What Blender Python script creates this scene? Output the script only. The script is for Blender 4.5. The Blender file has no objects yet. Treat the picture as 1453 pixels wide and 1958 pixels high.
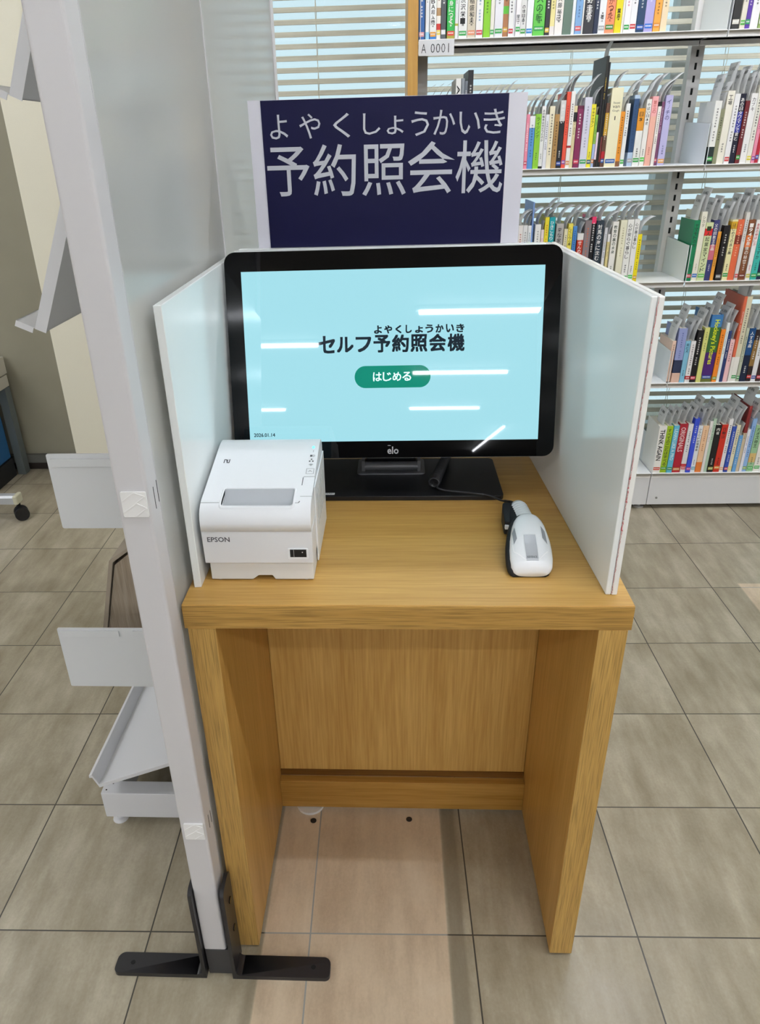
import bpy, math, random
from mathutils import Vector, Matrix, noise

# ------------------------------------------------------------------ camera, world, exposure
scene = bpy.context.scene
COL = scene.collection
CAM = (0.29115576, -0.83864817, 1.29348127)
F_PX, PX, PY, IW, IH = 1416.5, 682.436, 1022.860, 1453.0, 1958.0
RIGHT = (0.9987335, 0.04355192, -0.02519171)
DOWN = (-0.00199609, -0.4660076, -0.88477846)
FWD = (-0.05027332, 0.88370818, -0.46533047)
cam = bpy.data.cameras.new('camera'); camo = bpy.data.objects.new('camera', cam); COL.objects.link(camo)
cam.sensor_fit = 'VERTICAL'; cam.sensor_height = 36.0; cam.lens = 36.0 * F_PX / IH
cam.shift_x = (IW / 2 - PX) / IH; cam.shift_y = (PY - IH / 2) / IH
cam.clip_start = 0.02; cam.clip_end = 100
m = Matrix.Identity(4)
for i in range(3):
    m[i][0] = RIGHT[i]; m[i][1] = -DOWN[i]; m[i][2] = -FWD[i]; m[i][3] = CAM[i]
camo.matrix_world = m
scene.camera = camo
world = bpy.data.worlds.new('daylight'); scene.world = world; world.use_nodes = True
wb = world.node_tree.nodes['Background']; wb.inputs[0].default_value = (0.69, 0.85, 0.91, 1); wb.inputs[1].default_value = 1.15
scene.view_settings.view_transform = 'Standard'; scene.view_settings.look = 'None'
scene.view_settings.gamma = 1; scene.view_settings.use_curve_mapping = False
scene.view_settings.exposure = 0.0
LAMP = 100.0            # radiance of the ceiling tubes
SCREEN = 1.0           # radiance of the display

# ------------------------------------------------------------------ helpers
PI = math.pi
def V(*a): return Vector(a)
def lin(h):
    if isinstance(h, str):
        h = [int(h[i:i + 2], 16) / 255 for i in (0, 2, 4)]
        h = [c / 12.92 if c <= .04045 else ((c + .055) / 1.055) ** 2.4 for c in h]
    return (h[0], h[1], h[2], 1)
TH = math.radians(0.8625)
FR = {'W': (V(0, 0, 0), 0.0), 'S': (V(1.277, 1.8304, 0), TH)}      # kiosk frame, shelf/tile frame
ORG = {}
def xf(fr, p):
    o, a = FR[fr]; c, s = math.cos(a), math.sin(a)
    return V(o.x + c * p[0] - s * p[1], o.y + s * p[0] + c * p[1], o.z + p[2])
def tag(o, label=None, cat=None, group=None, kind=None):
    if label: o['label'] = label
    if cat: o['category'] = cat
    if group: o['group'] = group
    if kind: o['kind'] = kind
    return o
def thing(name, org, label, cat, group=None, fr='W', kind=None):
    o = bpy.data.objects.new(name, None); COL.objects.link(o); o.empty_display_size = .05
    o.location = xf(fr, org); o.rotation_euler = (0, 0, FR[fr][1]); ORG[o.name] = V(*org)
    return tag(o, label, cat, group, kind)
class MB:
    def __init__(s): s.v = []; s.f = []; s.m = []; s.sm = []
    def face(s, pts, m=0, sm=False):
        b = len(s.v); s.v += [V(*p) for p in pts]; s.f.append(list(range(b, b + len(pts)))); s.m.append(m); s.sm.append(sm)
    def add(s, vs, fs, m=0, sm=False):
        b = len(s.v); s.v += [V(*p) for p in vs]
        for f in fs: s.f.append([i + b for i in f]); s.m.append(m); s.sm.append(sm)
    def box(s, x0, x1, y0, y1, z0, z1, m=0, tr=None):
        vs = [V(x, y, z) for z in (z0, z1) for y in (y0, y1) for x in (x0, x1)]
        if tr: vs = [tr(v) for v in vs]
        s.add(vs, [(0, 2, 3, 1), (4, 5, 7, 6), (0, 1, 5, 4), (2, 6, 7, 3), (0, 4, 6, 2), (1, 3, 7, 5)], m)
        return s
    def prism(s, poly, axis, a, b, m=0, sm=False, tr=None, caps=True):
        # poly in the two other axes, kept in cyclic order x:(y,z) y:(x,z) z:(x,y)
        def P(p, t): return {'x': V(t, p[0], p[1]), 'y': V(p[0], t, p[1]), 'z': V(p[0], p[1], t)}[axis]
        n = len(poly); vs = [P(p, a) for p in poly] + [P(p, b) for p in poly]
        if tr: vs = [tr(v) for v in vs]
        s.add(vs, [(i, (i + 1) % n, n + (i + 1) % n, n + i) for i in range(n)], m, sm)
        if caps: 
            bb = len(s.v); s.v += vs; s.f += [[bb + i for i in range(n)][::-1], [bb + n + i for i in range(n)]]; s.m += [m, m]; s.sm += [False, False]
        return s
    def loft(s, rings, m=0, sm=True, cap=True, closed=True):
        n = len(rings[0]); vs = [p for r in rings for p in r]; fs = []
        for k in range(len(rings) - 1):
            for i in range(n if closed else n - 1):
                j = (i + 1) % n; fs.append((k * n + i, k * n + j, (k + 1) * n + j, (k + 1) * n + i))
        if cap: fs += [tuple(range(n))[::-1], tuple((len(rings) - 1) * n + i for i in range(n))]
        s.add(vs, fs, m, sm); return s
    def tube(s, pts, r, n=10, m=0, cap=True):
        pts = [V(*p) for p in pts]; rings = []; up = V(0, 0, 1); prev = None
        for i, p in enumerate(pts):
            t = (pts[min(i + 1, len(pts) - 1)] - pts[max(i - 1, 0)]).normalized()
            if prev is None:
                a = up if abs(t.z) < .9 else V(1, 0, 0); u = t.cross(a).normalized()
            else:
                u = (prev - t * prev.dot(t)).normalized()
            prev = u; w = t.cross(u); rr = r[i] if isinstance(r, (list, tuple)) else r
            rings.append([p + (u * math.cos(2 * PI * k / n) + w * math.sin(2 * PI * k / n)) * rr for k in range(n)])
        return s.loft(rings, m, True, cap)
    def cyl(s, c, r, h, axis='z', n=24, m=0, r2=None):
        ax = {'x': V(1, 0, 0), 'y': V(0, 1, 0), 'z': V(0, 0, 1)}[axis] if isinstance(axis, str) else axis
        a = V(0, 1, 0) if abs(ax.y) < .9 else V(1, 0, 0); u = ax.cross(a).normalized(); w = ax.cross(u); c = V(*c)
        r2 = r if r2 is None else r2
        R = [[c + ax * t + (u * math.cos(2 * PI * k / n) + w * math.sin(2 * PI * k / n)) * q for k in range(n)] for t, q in ((0, r), (h, r2))]
        s.loft(R, m, True, False); s.face(R[0][::-1], m); s.face(R[1], m); return s
    def build(s, name, mats, parent=None, org=None, fr='W', bevel=0, seg=2, label=None, cat=None, group=None, kind=None, subsurf=0):
        if not isinstance(mats, (list, tuple)): mats = [mats]
        if parent is not None: o0 = ORG[parent.name]
        elif org is not None: o0 = V(*org)
        else:
            xs = [v.x for v in s.v]; ys = [v.y for v in s.v]; o0 = V((min(xs) + max(xs)) / 2, (min(ys) + max(ys)) / 2, min(v.z for v in s.v))
        me = bpy.data.meshes.new(name)
        me.from_pydata([tuple(v - o0) for v in s.v], [], s.f)
        for mt in mats: me.materials.append(mt)
        me.polygons.foreach_set('material_index', s.m)
        sm = [True] * len(s.sm) if bevel else s.sm
        me.polygons.foreach_set('use_smooth', sm); me.update(); me.validate()
        # merge doubles so bevels work
        if bevel or subsurf:
            import bmesh
            bm = bmesh.new(); bm.from_mesh(me); bmesh.ops.remove_doubles(bm, verts=bm.verts, dist=1e-5)
            bmesh.ops.recalc_face_normals(bm, faces=bm.faces); bm.to_mesh(me); bm.free()
        else:
            import bmesh
            bm = bmesh.new(); bm.from_mesh(me); bmesh.ops.recalc_face_normals(bm, faces=bm.faces); bm.to_mesh(me); bm.free()
        o = bpy.data.objects.new(name, me); COL.objects.link(o)
        if parent is not None: o.parent = parent
        else: o.location = xf(fr, o0); o.rotation_euler = (0, 0, FR[fr][1])
        ORG[o.name] = V(*o0)
        if bevel:
            b = o.modifiers.new('b', 'BEVEL'); b.width = bevel; b.segments = seg; b.limit_method = 'ANGLE'; b.angle_limit = .6; b.harden_normals = True
        if subsurf:
            b = o.modifiers.new('s', 'SUBSURF'); b.levels = b.render_levels = subsurf
        return tag(o, label, cat, group, kind)

def rrect(x0, x1, y0, y1, r, n=5):
    out = []
    for cx, cy, a in ((x1 - r, y1 - r, 0), (x0 + r, y1 - r, 90), (x0 + r, y0 + r, 180), (x1 - r, y0 + r, 270)):
        for k in range(n + 1):
            t = math.radians(a + 90 * k / n); out.append((cx + r * math.cos(t), cy + r * math.sin(t)))
    return out

# text: glyph outlines as triangles, cached
_tc = {}
def glyphs(s, bold=0.0):
    k = (s, bold)
    if k not in _tc:
        cu = bpy.data.curves.new('t', 'FONT'); cu.body = s; cu.size = 1; cu.resolution_u = 2; cu.offset = bold; cu.space_line = 1.0
        o = bpy.data.objects.new('t', cu); COL.objects.link(o); bpy.context.view_layer.update()
        me = bpy.data.meshes.new_from_object(o.evaluated_get(bpy.context.evaluated_depsgraph_get()))
        vs = [(v.co.x, v.co.y) for v in me.vertices]; fs = [tuple(p.vertices) for p in me.polygons]
        bpy.data.objects.remove(o); bpy.data.meshes.remove(me); bpy.data.curves.remove(cu)
        if vs:
            x0, x1 = min(v[0] for v in vs), max(v[0] for v in vs); y0, y1 = min(v[1] for v in vs), max(v[1] for v in vs)
            vs = [((x - x0) / max(x1 - x0, 1e-6), (y - y0) / max(y1 - y0, 1e-6)) for x, y in vs]
            _tc[k] = (vs, fs, (x1 - x0) / max(y1 - y0, 1e-6))
        else: _tc[k] = ([], [], 1)
    return _tc[k]
def put(mb, s, a0, a1, b0, b1, fn, m=0, bold=0.0):
    """glyphs of s stretched to the rectangle a0..a1 x b0..b1, mapped by fn(a,b)"""
    vs, fs, _ = glyphs(s, bold)
    if vs: mb.add([fn(a0 + (a1 - a0) * x, b0 + (b1 - b0) * y) for x, y in vs], fs, m)
def heavy(mb, s, a0, a1, b0, b1, fn3, e, m=0):
    """bold lettering: the glyph laid down several times, each a hair in front of the last"""
    offs = [(0, 0), (1, 0), (0, 1), (1, 1), (.5, .5)]
    for k, (dx, dy) in enumerate(offs):
        put(mb, s, a0 + dx * e, a1 - e + dx * e, b0 + dy * e, b1 - e + dy * e, lambda a, b, k=k: fn3(a, b, k * .00003), m)
def puts(mb, s, a0, b0, b1, fn, m=0, bold=0.0, wide=1.0):
    """text starting at a0 with natural aspect"""
    w = (b1 - b0) * glyphs(s, bold)[2] * wide; put(mb, s, a0, a0 + w, b0, b1, fn, m, bold); return w

# ------------------------------------------------------------------ materials
_mc = {}
def mat(name, col, rough=.5, metal=0, spec=.5, emit=None, es=1.0, coat=0, noise_amt=0, noise_scale=60, bump=0, trans=0, ior=1.45):
    if name in _mc: return _mc[name]
    mt = bpy.data.materials.new(name); mt.use_nodes = True; nt = mt.node_tree; b = nt.nodes['Principled BSDF']
    b.inputs['Base Color'].default_value = lin(col); b.inputs['Roughness'].default_value = rough
    b.inputs['Metallic'].default_value = metal; b.inputs['Specular IOR Level'].default_value = spec; b.inputs['IOR'].default_value = ior
    if coat: b.inputs['Coat Weight'].default_value = coat; b.inputs['Coat Roughness'].default_value = .04
    if trans: b.inputs['Transmission Weight'].default_value = trans
    if emit is not None: b.inputs['Emission Color'].default_value = lin(emit); b.inputs['Emission Strength'].default_value = es
    if noise_amt or bump:
        tc = nt.nodes.new('ShaderNodeTexCoord'); nz = nt.nodes.new('ShaderNodeTexNoise'); nz.inputs['Scale'].default_value = noise_scale; nz.inputs['Detail'].default_value = 4
        nt.links.new(tc.outputs['Object'], nz.inputs['Vector'])
        if noise_amt:
            c = lin(col); mx = nt.nodes.new('ShaderNodeMix'); mx.data_type = 'RGBA'
            mx.inputs[6].default_value = tuple(x * (1 - noise_amt) for x in c[:3]) + (1,); mx.inputs[7].default_value = tuple(min(1, x * (1 + noise_amt)) for x in c[:3]) + (1,)
            nt.links.new(nz.outputs['Fac'], mx.inputs[0]); nt.links.new(mx.outputs[2], b.inputs['Base Color'])
        if bump:
            bp = nt.nodes.new('ShaderNodeBump'); bp.inputs['Strength'].default_value = bump; bp.inputs['Distance'].default_value = .001
            nt.links.new(nz.outputs['Fac'], bp.inputs['Height']); nt.links.new(bp.outputs['Normal'], b.inputs['Normal'])
    _mc[name] = mt; return mt
def flat(h, rough=.42): return mat('print_' + h + ('' if rough == .42 else str(rough)), h, rough, spec=.4)

class NT:
    def __init__(s, mt): s.nt = mt.node_tree
    def n(s, t, **k):
        nd = s.nt.nodes.new(t)
        for a, b in k.items(): setattr(nd, a, b)
        return nd
    def l(s, a, b): s.nt.links.new(a, b)
    def math(s, op, a, b=None, c=None, clamp=False):
        nd = s.n('ShaderNodeMath', operation=op); nd.use_clamp = clamp
        for i, x in enumerate((a, b, c)):
            if x is None: continue
            if isinstance(x, (int, float)): nd.inputs[i].default_value = x
            else: s.l(x, nd.inputs[i])
        return nd.outputs[0]
    def mix(s, f, a, b):
        nd = s.n('ShaderNodeMix', data_type='RGBA')
        for i, x in ((0, f), (6, a), (7, b)):
            if isinstance(x, (int, float)): nd.inputs[i].default_value = x
            elif isinstance(x, tuple): nd.inputs[i].default_value = x
            else: s.l(x, nd.inputs[i])
        return nd.outputs[2]
    def ramp(s, f, stops):
        nd = s.n('ShaderNodeValToRGB'); e = nd.color_ramp.elements
        while len(e) < len(stops): e.new(.5)
        for k, (p, c) in enumerate(stops): e[k].position = p; e[k].color = c
        s.l(f, nd.inputs[0]); return nd.outputs[0]
def wood(name, axis, light, dark, pore=.0, sc=1.0, rough=.38):
    mt = bpy.data.materials.new(name); mt.use_nodes = True; N = NT(mt); b = mt.node_tree.nodes['Principled BSDF']
    tc = N.n('ShaderNodeTexCoord')
    def nz(along, across, det, seed):
        mp = N.n('ShaderNodeMapping'); s = [across] * 3; s['xyz'.index(axis)] = along
        mp.inputs['Scale'].default_value = s; mp.inputs['Location'].default_value = (seed, seed * 1.7, seed * .6)
        N.l(tc.outputs['Object'], mp.inputs['Vector']); t = N.n('ShaderNodeTexNoise'); t.inputs['Scale'].default_value = 1; t.inputs['Detail'].default_value = det
        N.l(mp.outputs[0], t.inputs['Vector']); return t.outputs['Fac']
    broad = nz(1.2, 14 * sc, 3, 3.1); fine = nz(10, 260 * sc, 3, 7.7); mid = nz(2.5, 70 * sc, 3, 1.3)
    f = N.math('ADD', N.math('MULTIPLY', broad, .3), N.math('ADD', N.math('MULTIPLY', fine, .42), N.math('MULTIPLY', mid, .28)))
    c = N.ramp(f, [(.36, lin(dark)), (.64, lin(light))])
    if pore:
        p = N.ramp(nz(14, 640 * sc, 2, 5.5), [(.38, (1, 1, 1, 1)), (.52, (0, 0, 0, 1))])
        c = N.mix(N.math('MULTIPLY', p, pore), c, tuple(x * .35 for x in lin(dark)[:3]) + (1,))
    N.l(c, b.inputs['Base Color']); b.inputs['Roughness'].default_value = rough; b.inputs['Specular IOR Level'].default_value = .4
    bp = N.n('ShaderNodeBump'); bp.inputs['Strength'].default_value = .15; bp.inputs['Distance'].default_value = .0006
    N.l(fine, bp.inputs['Height']); N.l(bp.outputs[0], b.inputs['Normal'])
    return mt
WL, WD = 'd0a45a', 'a87a34'
wood_x = wood('oak_desktop', 'x', 'cfa55c', 'b48842')
wood_xe = wood('oak_edge', 'x', 'c09752', 'ab823f', .5)
wood_z = wood('oak_panel', 'z', 'd8b066', 'b88c46')
wood_ze = wood('oak_leg_edge', 'z', 'c8a15b', 'b28a48', .5)
wood_zi = wood('oak_leg_side', 'z', 'cca25a', 'ae8238', sc=.8)
wood_pale = wood('greige_woodgrain', 'z', 'b3a592', '94836f', .3)
wood_end = wood('shelf_end_oak', 'z', 'c99a48', 'b58536')
steel = mat('white_steel', 'e3e2e3', .42, noise_amt=.015)
steel_shelf = mat('shelf_white', 'f3f2f2', .4)
frame_w = mat('screen_frame_white', 'cfcdcf', .38)
white_pl = mat('printer_white', 'eff1f4', .36)
white_pl2 = mat('printer_lower', 'e0e0de', .4)
black_pl = mat('black_plastic', '121214', .38)
gloss_bl = mat('bezel_black', '040406', .02, spec=.3)
dark_steel = mat('bracket_charcoal', '262527', .33, bump=.05, noise_scale=400)
acryl = mat('acrylic_board', 'eef1f0', .16, spec=.6)
acryl_edge = mat('acrylic_edge', 'f1efea', .35)
slot_k = mat('slot_dark', '0a0a0a', .8)
paper = mat('slip_paper', 'e4e4e4', .7)
ink = mat('ink', '1a1a1c', .6)
grey_ink = mat('grey_ink', '55565a', .6)

# frosted infill of the partition screen: rough, partly see-through
def frosted():
    mt = bpy.data.materials.new('frosted_infill'); mt.use_nodes = True; N = NT(mt); nt = mt.node_tree
    b = nt.nodes['Principled BSDF']; b.inputs['Base Color'].default_value = lin('dfe0de'); b.inputs['Roughness'].default_value = .15
    b.inputs['Specular IOR Level'].default_value = .5
    r = N.n('ShaderNodeBsdfRefraction'); r.inputs['Color'].default_value = (.92, .93, .92, 1); r.inputs['Roughness'].default_value = .33; r.inputs['IOR'].default_value = 1.12
    mx = N.n('ShaderNodeMixShader'); mx.inputs[0].default_value = .42
    N.l(b.outputs[0], mx.inputs[1]); N.l(r.outputs[0], mx.inputs[2]); N.l(mx.outputs[0], nt.nodes['Material Output'].inputs['Surface']); return mt
infill_m = frosted()

# ------------------------------------------------------------------ room shell
def floor_material():
    mt = bpy.data.materials.new('stone_look_tiles'); mt.use_nodes = True; N = NT(mt); nt = mt.node_tree; b = nt.nodes['Principled BSDF']
    tc = N.n('ShaderNodeTexCoord'); mp = N.n('ShaderNodeMapping', vector_type='TEXTURE')
    mp.inputs['Location'].default_value = (-.4656, .0201, 0); mp.inputs['Rotation'].default_value = (0, 0, TH)
    N.l(tc.outputs['Object'], mp.inputs['Vector']); sp = N.n('ShaderNodeSeparateXYZ'); N.l(mp.outputs[0], sp.inputs[0])
    X = N.math('DIVIDE', sp.outputs[0], .3); Y = N.math('DIVIDE', sp.outputs[1], .3)
    def near(a): return N.math('ABSOLUTE', N.math('SUBTRACT', N.math('FRACT', N.math('ADD', a, .5)), .5))
    d = N.math('MINIMUM', near(X), near(Y))
    grout = N.math('LESS_THAN', d, .0046)
    cell = N.n('ShaderNodeCombineXYZ'); N.l(N.math('FLOOR', X), cell.inputs[0]); N.l(N.math('FLOOR', Y), cell.inputs[1])
    wn = N.n('ShaderNodeTexWhiteNoise'); N.l(cell.outputs[0], wn.inputs['Vector'])
    ad = N.n('ShaderNodeVectorMath', operation='MULTIPLY_ADD'); N.l(wn.outputs['Color'], ad.inputs[0]); ad.inputs[1].default_value = (5, 5, 5); N.l(mp.outputs[0], ad.inputs[2])
    def nz(sx, sy, det, rot=0):
        m2 = N.n('ShaderNodeMapping'); m2.inputs['Scale'].default_value = (sx, sy, 1); m2.inputs['Rotation'].default_value = (0, 0, rot); N.l(ad.outputs[0], m2.inputs['Vector'])
        t = N.n('ShaderNodeTexNoise'); t.inputs['Scale'].default_value = 1; t.inputs['Detail'].default_value = det; t.inputs['Roughness'].default_value = .6; N.l(m2.outputs[0], t.inputs['Vector']); return t.outputs['Fac']
    st = nz(24, 4.5, 5, .12); cl = nz(9, 7, 6); gr = nz(220, 160, 3)
    f = N.math('ADD', N.math('ADD', N.math('MULTIPLY', st, .45), N.math('MULTIPLY', cl, .35)), N.math('ADD', N.math('MULTIPLY', gr, .12), N.math('MULTIPLY', wn.outputs['Value'], .08)))
    base = N.ramp(f, [(.36, lin('8b806a')), (.5, lin('a29883')), (.64, lin('bab19d'))])
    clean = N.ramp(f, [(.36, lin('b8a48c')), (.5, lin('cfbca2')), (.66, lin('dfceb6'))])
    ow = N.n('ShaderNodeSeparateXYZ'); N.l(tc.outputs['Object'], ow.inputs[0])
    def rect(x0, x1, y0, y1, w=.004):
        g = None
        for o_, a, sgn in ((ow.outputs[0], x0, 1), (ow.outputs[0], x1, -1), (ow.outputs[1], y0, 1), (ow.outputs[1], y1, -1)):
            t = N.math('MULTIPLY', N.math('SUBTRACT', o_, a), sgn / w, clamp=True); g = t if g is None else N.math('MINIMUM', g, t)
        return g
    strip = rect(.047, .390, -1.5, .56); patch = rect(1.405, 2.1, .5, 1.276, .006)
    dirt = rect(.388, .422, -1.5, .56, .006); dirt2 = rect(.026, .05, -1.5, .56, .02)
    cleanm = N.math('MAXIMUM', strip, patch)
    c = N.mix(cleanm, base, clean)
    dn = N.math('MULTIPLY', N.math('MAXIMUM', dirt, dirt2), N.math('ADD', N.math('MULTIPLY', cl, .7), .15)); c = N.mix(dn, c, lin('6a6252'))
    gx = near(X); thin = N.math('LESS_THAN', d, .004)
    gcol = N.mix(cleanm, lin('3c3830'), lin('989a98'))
    c = N.mix(grout, c, gcol)
    scr = nz(3, 60, 2, .5); 
    N.l(c, b.inputs['Base Color']); rr = N.ramp(cl, [(.3, (.30, .30, .30, 1)), (.7, (.48, .48, .48, 1))]); N.l(rr, b.inputs['Roughness'])
    bp = N.n('ShaderNodeBump'); bp.inputs['Strength'].default_value = .25; bp.inputs['Distance'].default_value = .002
    N.l(N.math('SUBTRACT', N.math('MULTIPLY', gr, .1), grout), bp.inputs['Height']); N.l(bp.outputs[0], b.inputs['Normal'])
    return mt
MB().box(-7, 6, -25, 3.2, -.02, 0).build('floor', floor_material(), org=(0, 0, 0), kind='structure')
ceil_m = mat('ceiling_board', 'e4e4e0', .8, bump=.1, noise_scale=40)
wall_m = mat('wallpaper_cream', 'e8e3d0', .75, noise_amt=.03, noise_scale=300, bump=.12)
wall_d = mat('wall_grey_beige', '8e8977', .7, noise_amt=.06, noise_scale=9)
wall_o = mat('wall_far', 'b9b6ac', .8)
MB().box(-7, 6, -25, 3.2, 2.6, 2.65).build('ceiling', ceil_m, kind='structure')
MB().box(-7.1, -7, -25, 3.2, 0, 2.6).build('wall_left', wall_o, kind='structure')
MB().box(6, 6.1, -25, 3.2, 0, 2.6).build('wall_right', wall_o, kind='structure')
MB().box(-7, 6, -25.1, -25, 0, 2.6).build('wall_front', wall_o, kind='structure')
# back wall in the shelf frame (u to the right, v away)
b = MB(); b.box(-8.5, -2.395, .50, .60, 0, 2.6)
b.build('wall_back', wall_d, fr='S', kind='structure')
b = MB(); b.box(-2.395, -1.62, .40, .60, 0, 2.6)
b.build('wall_pillar', wall_m, fr='S', kind='structure')
b = MB(); b.box(-1.62, 5, .50, .60, 0, .12); b.box(-1.62, 5, .50, .60, 2.35, 2.6)
b.build('wall_window', wall_m, fr='S', kind='structure')
MB().box(-8.5, -2.395, .493, .50, 0.0, .036).build('shadow_strip_1', mat('gap_shade_dark', '2a211b', .7), fr='S', kind='structure')  # dark strip standing in for the shadow below the grey baseboard
MB().box(-8.5, -2.395, .480, .50, .036, .074).build('baseboard_back', mat('baseboard_grey', '5b5a54', .6), fr='S', kind='structure')
w = MB(); u = -1.62
w.box(-1.62, -1.56, .50, .58, .12, 2.35)
for u in (.015, 1.6, 3.2): w.box(u, u + .075, .50, .58, .12, 2.35)
w.box(-1.62, 5, .50, .58, .12, .17); w.box(-1.62, 5, .50, .58, 2.30, 2.35)
win = w.build('window_1', mat('window_frame_grey', 'b9bdbd', .45), fr='S', kind='structure')
def glass():
    mt = bpy.data.materials.new('window_glass'); mt.use_nodes = True; N = NT(mt); nt = mt.node_tree
    g = N.n('ShaderNodeBsdfGlossy'); g.inputs['Roughness'].default_value = .02; t = N.n('ShaderNodeBsdfTransparent'); t.inputs['Color'].default_value = (.93, .97, .98, 1)
    mx = N.n('ShaderNodeMixShader'); mx.inputs[0].default_value = .06; N.l(t.outputs[0], mx.inputs[1]); N.l(g.outputs[0], mx.inputs[2])
    N.l(mx.outputs[0], nt.nodes['Material Output'].inputs['Surface']); return mt
MB().box(-1.58, 5, .54, .545, .15, 2.32).build('pane', glass(), parent=win)

# ceiling lights: linear tube fittings, where the display mirrors them, plus an added column
tube_m = mat('tube_glow', 'ffffff', .5, emit='f4f8ff', es=LAMP); fit_m = mat('fitting_white', 'e8e8e6', .4)
def light(cx, cy, L, along='x', what=''):
    o = thing('ceiling_light', (cx, cy, 2.6), 'white linear tube light on the ceiling, ' + what, 'ceiling light', 'linear ceiling lights')
    a, c = (L / 2, .045) if along == 'x' else (.045, L / 2)
    MB().box(cx - a, cx + a, cy - c, cy + c, 2.565, 2.6).build('housing', fit_m, parent=o)
    t = MB(); d = L / 2 - .03
    t.tube([(cx - d, cy, 2.548), (cx + d, cy, 2.548)] if along == 'x' else [(cx, cy - d, 2.548), (cx, cy + d, 2.548)], .016, 12)
    t.build('tube', tube_m, parent=o)
    return o
rows = [(1.4, 'above the bookshelves'), (-.5, 'above the kiosk'), (-2.2, 'just behind the viewer'), (-5.35, 'first row behind the viewer'), (-8.4, 'second row behind the viewer'), (-11.9, 'third row behind the viewer')]
cols = [(-5.5, 'added far left column'), (-2.4, 'left column'), (1.1, 'middle column'), (4.2, 'right column')]  # far left column is added to light the slips' left faces
for ry, rn in rows:
    for cx, cn in cols: light(cx, ry, 1.3, 'x', rn + ', ' + cn)
light(-.92, -6.65, .7, 'x', 'short one left of the first row')
light(2.6, -18.5, 7.0, 'y', 'long one running away at the far end')

# ------------------------------------------------------------------ blind behind the shelves
def blind_mat():
    mt = bpy.data.materials.new('blind_slat'); mt.use_nodes = True; N = NT(mt); b = mt.node_tree.nodes['Principled BSDF']
    tc = N.n('ShaderNodeTexCoord'); mp = N.n('ShaderNodeMapping'); mp.inputs['Scale'].default_value = (4, 40, 220); N.l(tc.outputs['Object'], mp.inputs['Vector'])
    t = N.n('ShaderNodeTexNoise'); t.inputs['Scale'].default_value = 1; t.inputs['Detail'].default_value = 4; N.l(mp.outputs[0], t.inputs['Vector'])
    N.l(N.ramp(t.outputs['Fac'], [(.35, lin('b5b2a2')), (.65, lin('cac7b6'))]), b.inputs['Base Color']); b.inputs['Roughness'].default_value = .55
    return mt
bl = thing('window_blind', (-.2, .42, .10), 'cream wooden slat blind over the window behind the bookshelves', 'blind', fr='S')
s = MB(); PITCH = .0352; nsl = int((2.28 - .16) / PITCH)
for k in range(nsl):
    z = .16 + k * PITCH; a = math.radians(60); w_ = .0182 / 2; t_ = .0011
    dy, dz = w_ * math.cos(a), w_ * math.sin(a); ny, nz_ = -math.sin(a) * t_, math.cos(a) * t_
    poly = [(.42 - dy - ny, z - dz - nz_), (.42 + dy - ny, z + dz - nz_), (.42 + dy + ny, z + dz + nz_), (.42 - dy + ny, z - dz + nz_)]
    s.prism(poly, 'x', -1.60, 4.8)
s.build('slats', blind_mat(), parent=bl)
for u in (-1.57, -1.245, -.90, -.36, .17, .72):
    c = MB()
    for dv in (-.011, .011):
        c.tube([(u + .0015 * math.sin(k * 2.1 + dv * 99), .42 + dv, .12 + k * .0352) for k in range(62)], .0011, 4)
    c.build('ladder_cord', mat('cord_pale', 'c9c5b4', .7), parent=bl)
MB().box(-1.60, 4.8, .39, .45, 2.28, 2.33).build('headrail', mat('headrail', 'd8d4c8', .5), parent=bl)
MB().box(-1.60, 4.8, .408, .432, .118, .134).build('bottom_rail', mat('headrail', 'd8d4c8', .5), parent=bl)

# ------------------------------------------------------------------ bookshelf (shelf frame)
ZS = {'A': 1.5685, 'B': 1.2125, 'C': .857, 'D': .505, 'E': .152}
bs = thing('bookshelf', (0, .11, 0), 'white steel bookshelf of two bays with slotted uprights and a wooden end panel', 'bookshelf', fr='S')
for u in (0.0, .90):
    p = MB(); p.box(u - .021, u + .021, .222, .258, .09, 2.0)
    for k in range(52): p.box(u - .0035, u + .0035, .2205, .2225, .135 + k * .0355, .135 + k * .0355 + .019, 1)
    p.build('slotted_upright', [mat('upright_grey_white', 'd0cecb', .45), slot_k], parent=bs)
p = MB(); p.box(-.91, -.87, .222, .258, .09, 2.0); p.build('slotted_upright', [mat('upright_grey_white', 'd0cecb', .45), slot_k], parent=bs)
for key, z in ZS.items():
    for u0, u1 in ((-.9095, -.0015), (.0015, .899)):
        p = MB()
        zl = .0185 if key != 'E' else .019
        p.box(u0, u1, .0, .22, z - .004, z); p.box(u0, u1, 0, .0035, z - zl, z - .004); p.box(u0, u1, .2165, .22, z - zl, z - .004)
        p.box(u0, u1, .0035, .014, z - zl, z - zl + .0025)
        p.build('shelf_board', steel_shelf, parent=bs, bevel=.0012)
    if key != 'E' or True:
        for u in (-.905, -.0042, .0042, .895):
            if key == 'E' and u < 0: continue
            p = MB(); top = .118; h0 = z - .002
            p.prism([(.004, h0), (.22, h0), (.22, z + top + .003), (.004, z + top - .004)], 'x', u - .0008, u + .0008)
            p.build('side_bracket', mat('bracket_white', 'e2e5e6', .42), parent=bs)
for u0, u1 in ((-.9095, -.001), (.001, .899)):
    MB().box(u0, u1, .003, .225, .0185, .1325).build('base_kick', mat('kick_grey', 'dededf', .42), parent=bs, bevel=.0015)
b = MB(); b.cyl((.035, .003, .048), .0045, -.002, 'y', 16); b.build('screw', mat('screw', 'a8a8aa', .3, 1), parent=bs)
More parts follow.
